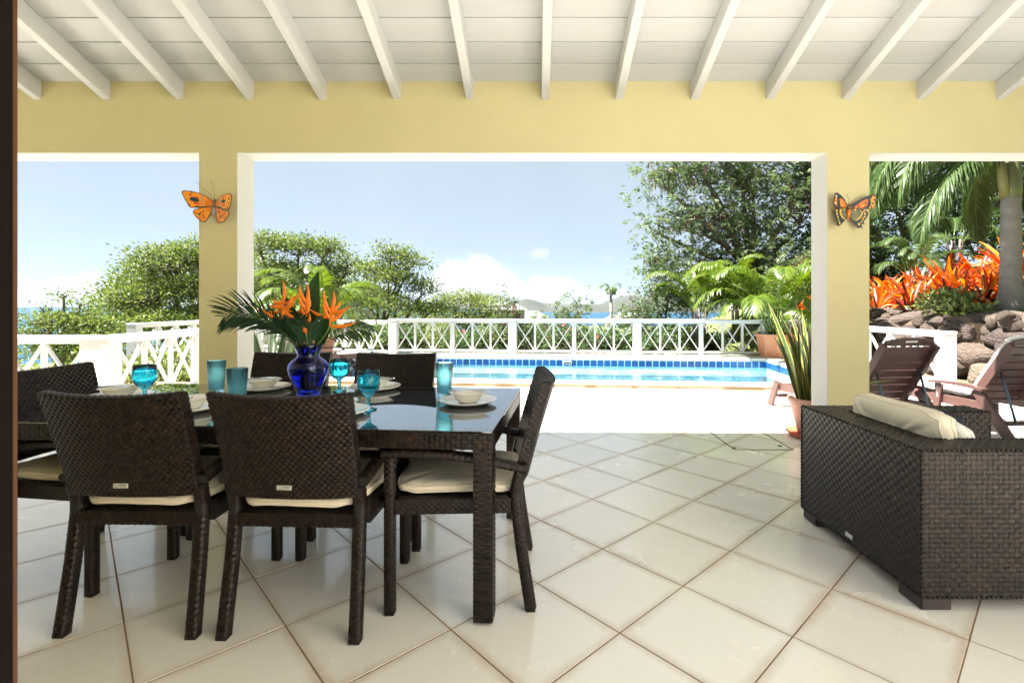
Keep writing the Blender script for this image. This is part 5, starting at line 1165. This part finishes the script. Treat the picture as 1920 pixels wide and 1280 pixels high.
def bromeliad(x, y, s, kinds, label, seed, group='bromeliads on the bank', n=26, z=None):
    rnd = random.Random(seed); p = empty('bromeliad', (x, y, (ground_z(x, y) if z is None else z) - .03), rnd.uniform(0, 6), label, 'bromeliad', group)
    for k in range(n):
        t = k / n; m_ = rnd.choice(kinds(t)); me = LF[m_][min(int(t * 5), 4)]; q = s * rnd.uniform(.8, 1.15)
        share('leaf', me, p, (.02 * math.cos(k * 2.4), .02 * math.sin(k * 2.4), .0), (rnd.uniform(-.3, .3), rnd.uniform(-.12, .12), k * 2.399 + rnd.uniform(-.3, .3)), (q, q, q))
random.seed(31)
hot = lambda t: ['brom'] * 9 + ['straw']; mixd = lambda t: ['brom', 'brom', 'brom', 'bromD'] if t < .65 else ['bromD', 'straw', 'brom']; dark = lambda t: ['bromD', 'bromD', 'brom'] if t < .6 else ['bromD', 'straw', 'straw']
k = 0
for x, y, s, kd in ((7.95, 11.5, .85, mixd), (8.15, 10.7, .85, mixd), (8.6, 12.0, .95, hot), (8.75, 11.2, .95, hot), (8.35, 10.0, .8, dark), (9.0, 10.4, 1.0, hot), (9.5, 11.4, 1.05, hot), (9.7, 12.3, 1.0, hot), (8.75, 9.6, .9, mixd), (9.4, 9.7, 1.1, hot), (10.1, 10.6, 1.1, hot), (9.0, 8.9, .85, dark), (9.75, 9.0, 1.1, hot), (10.4, 9.8, 1.1, hot), (8.05, 9.35, .65, dark), (7.75, 10.3, .6, dark), (10.5, 11.7, 1.1, hot), (9.3, 8.2, .9, dark), (10.2, 8.6, 1.0, hot), (7.75, 12.3, .7, mixd), (9.1, 13.0, .9, hot), (8.3, 12.8, .8, mixd), (10.9, 9.0, 1.0, mixd), (11.2, 10.4, 1.3, hot), (11.0, 11.2, 1.3, hot), (11.6, 12.0, 1.3, hot), (10.3, 12.5, 1.2, hot), (12.0, 11.0, 1.3, hot), (9.9, 8.1, .9, hot), (8.5, 11.6, .9, hot), (9.25, 10.95, 1.0, hot)):
    lab = {hot: 'bright orange bromeliad on the bank above the boulder wall', mixd: 'orange bromeliad with dark lower leaves on the bank above the boulder wall', dark: 'dark purple bromeliad with straw coloured skirt on the bank above the boulder wall'}[kd]
    bromeliad(x, y, s, kd, lab, k, n=34); k += 1
bromeliad(prx(1128, 16), 16, .8, lambda t: ['silver'], 'silvery spiky agave rising behind the pool railing', 77, group=None, n=28, z=-.3)
x, y = 7.62, 9.15; tree('glossy_shrub', 'low glossy green shrub spilling over the top of the boulder wall', (x, y, .95), (x, y, 1.1), [(x, y, 1.22, .36, .40, .22), (x - .1, y - .45, 1.1, .25, .3, .16), (x + .05, y + .4, 1.1, .25, .3, .16)], 95, 9, .11, 'leafB', cat='shrub', spread=.10, trunk=.03, seed=201, asp=.6)
x, y = 7.2, 12.6; tree('croton_bush', 'red orange leaved bush behind the snake plant and the planter', (x, y, .2), (x, y, .6), [(x, y, 1.15, .6, .5, .4), (x - .4, y, .95, .4, .4, .3)], 90, 12, .16, 'heli', cat='bush', spread=.14, trunk=.03, seed=202, asp=.3)
x, y = 7.6, 13.3; tree('dry_bush', 'pale grey green bush above the red leaved bush', (x, y, .4), (x, y, .9), [(x, y, 2.1, .7, .6, .6), (x + .4, y, 1.6, .6, .5, .5)], 160, 14, .09, 'leafB', cat='bush', spread=.14, trunk=.04, seed=203)
tag(MB().bbox((-.35, -.02, 0), (.35, .02, .95), .005).obj('board_screen', 'drift', None, (6.42, 11.55, 0), R(-8)), 'weathered grey board screen behind the hexagonal planter', 'screen')
# ------------------------------------------------------------------ far houses
def far_house(px_, py_, Y, w, h, label, rz=0):
    x = prx(px_, Y); zr = prz(py_, Y); o = empty('far_house', (x, Y, zr - h - w * .18), rz, label, 'house'); d = w * .7
    MB().box((-w / 2, -d / 2, -6), (w / 2, d / 2, h)).obj('wall', 'hwall', o)
    a = w * .57; b = d * .57; mb = MB(); r_ = w * .2; mb.add([(-a, -b, h), (a, -b, h), (a, b, h), (-a, b, h), (-a * .45, 0, h + r_), (a * .45, 0, h + r_)], [(3, 2, 1, 0), (0, 1, 5, 4), (1, 2, 5), (2, 3, 4, 5), (3, 0, 4)]); mb.obj('roof', 'roofw', o)
    for k in range(3):
        xx = -w * .3 + k * w * .3; MB().box((xx - w * .06, -d / 2 - .03, h * .3), (xx + w * .06, -d / 2 - .002, h * .8)).obj('window', 'hglass', o)
far_house(945, 568, 75, 5.5, 2.2, 'pale house roof showing above the bushes before the hills', .3)
far_house(992, 584, 130, 9, 2.6, 'low white roofed house by the bay', -.2)
far_house(1172, 588, 110, 8, 2.6, 'small white roofed house to the side of the single palm', .1)

# ------------------------------------------------------------------ air
hz = MB().box((-14500, -1600, -49), (14500, 14500, 320)).obj('haze', [], None, kind='stuff')
hm = bpy.data.materials.new('haze_air'); hm.use_nodes = True; nt = hm.node_tree; nt.nodes.remove(nt.nodes['Principled BSDF'])
pv = nt.nodes.new('ShaderNodeVolumePrincipled'); pv.inputs['Color'].default_value = (.80, .88, 1, 1); pv.inputs['Density'].default_value = 1.1e-5; pv.inputs['Anisotropy'].default_value = .2
nt.links.new(pv.outputs[0], nt.nodes['Material Output'].inputs['Volume']); hz.data.materials.append(hm)
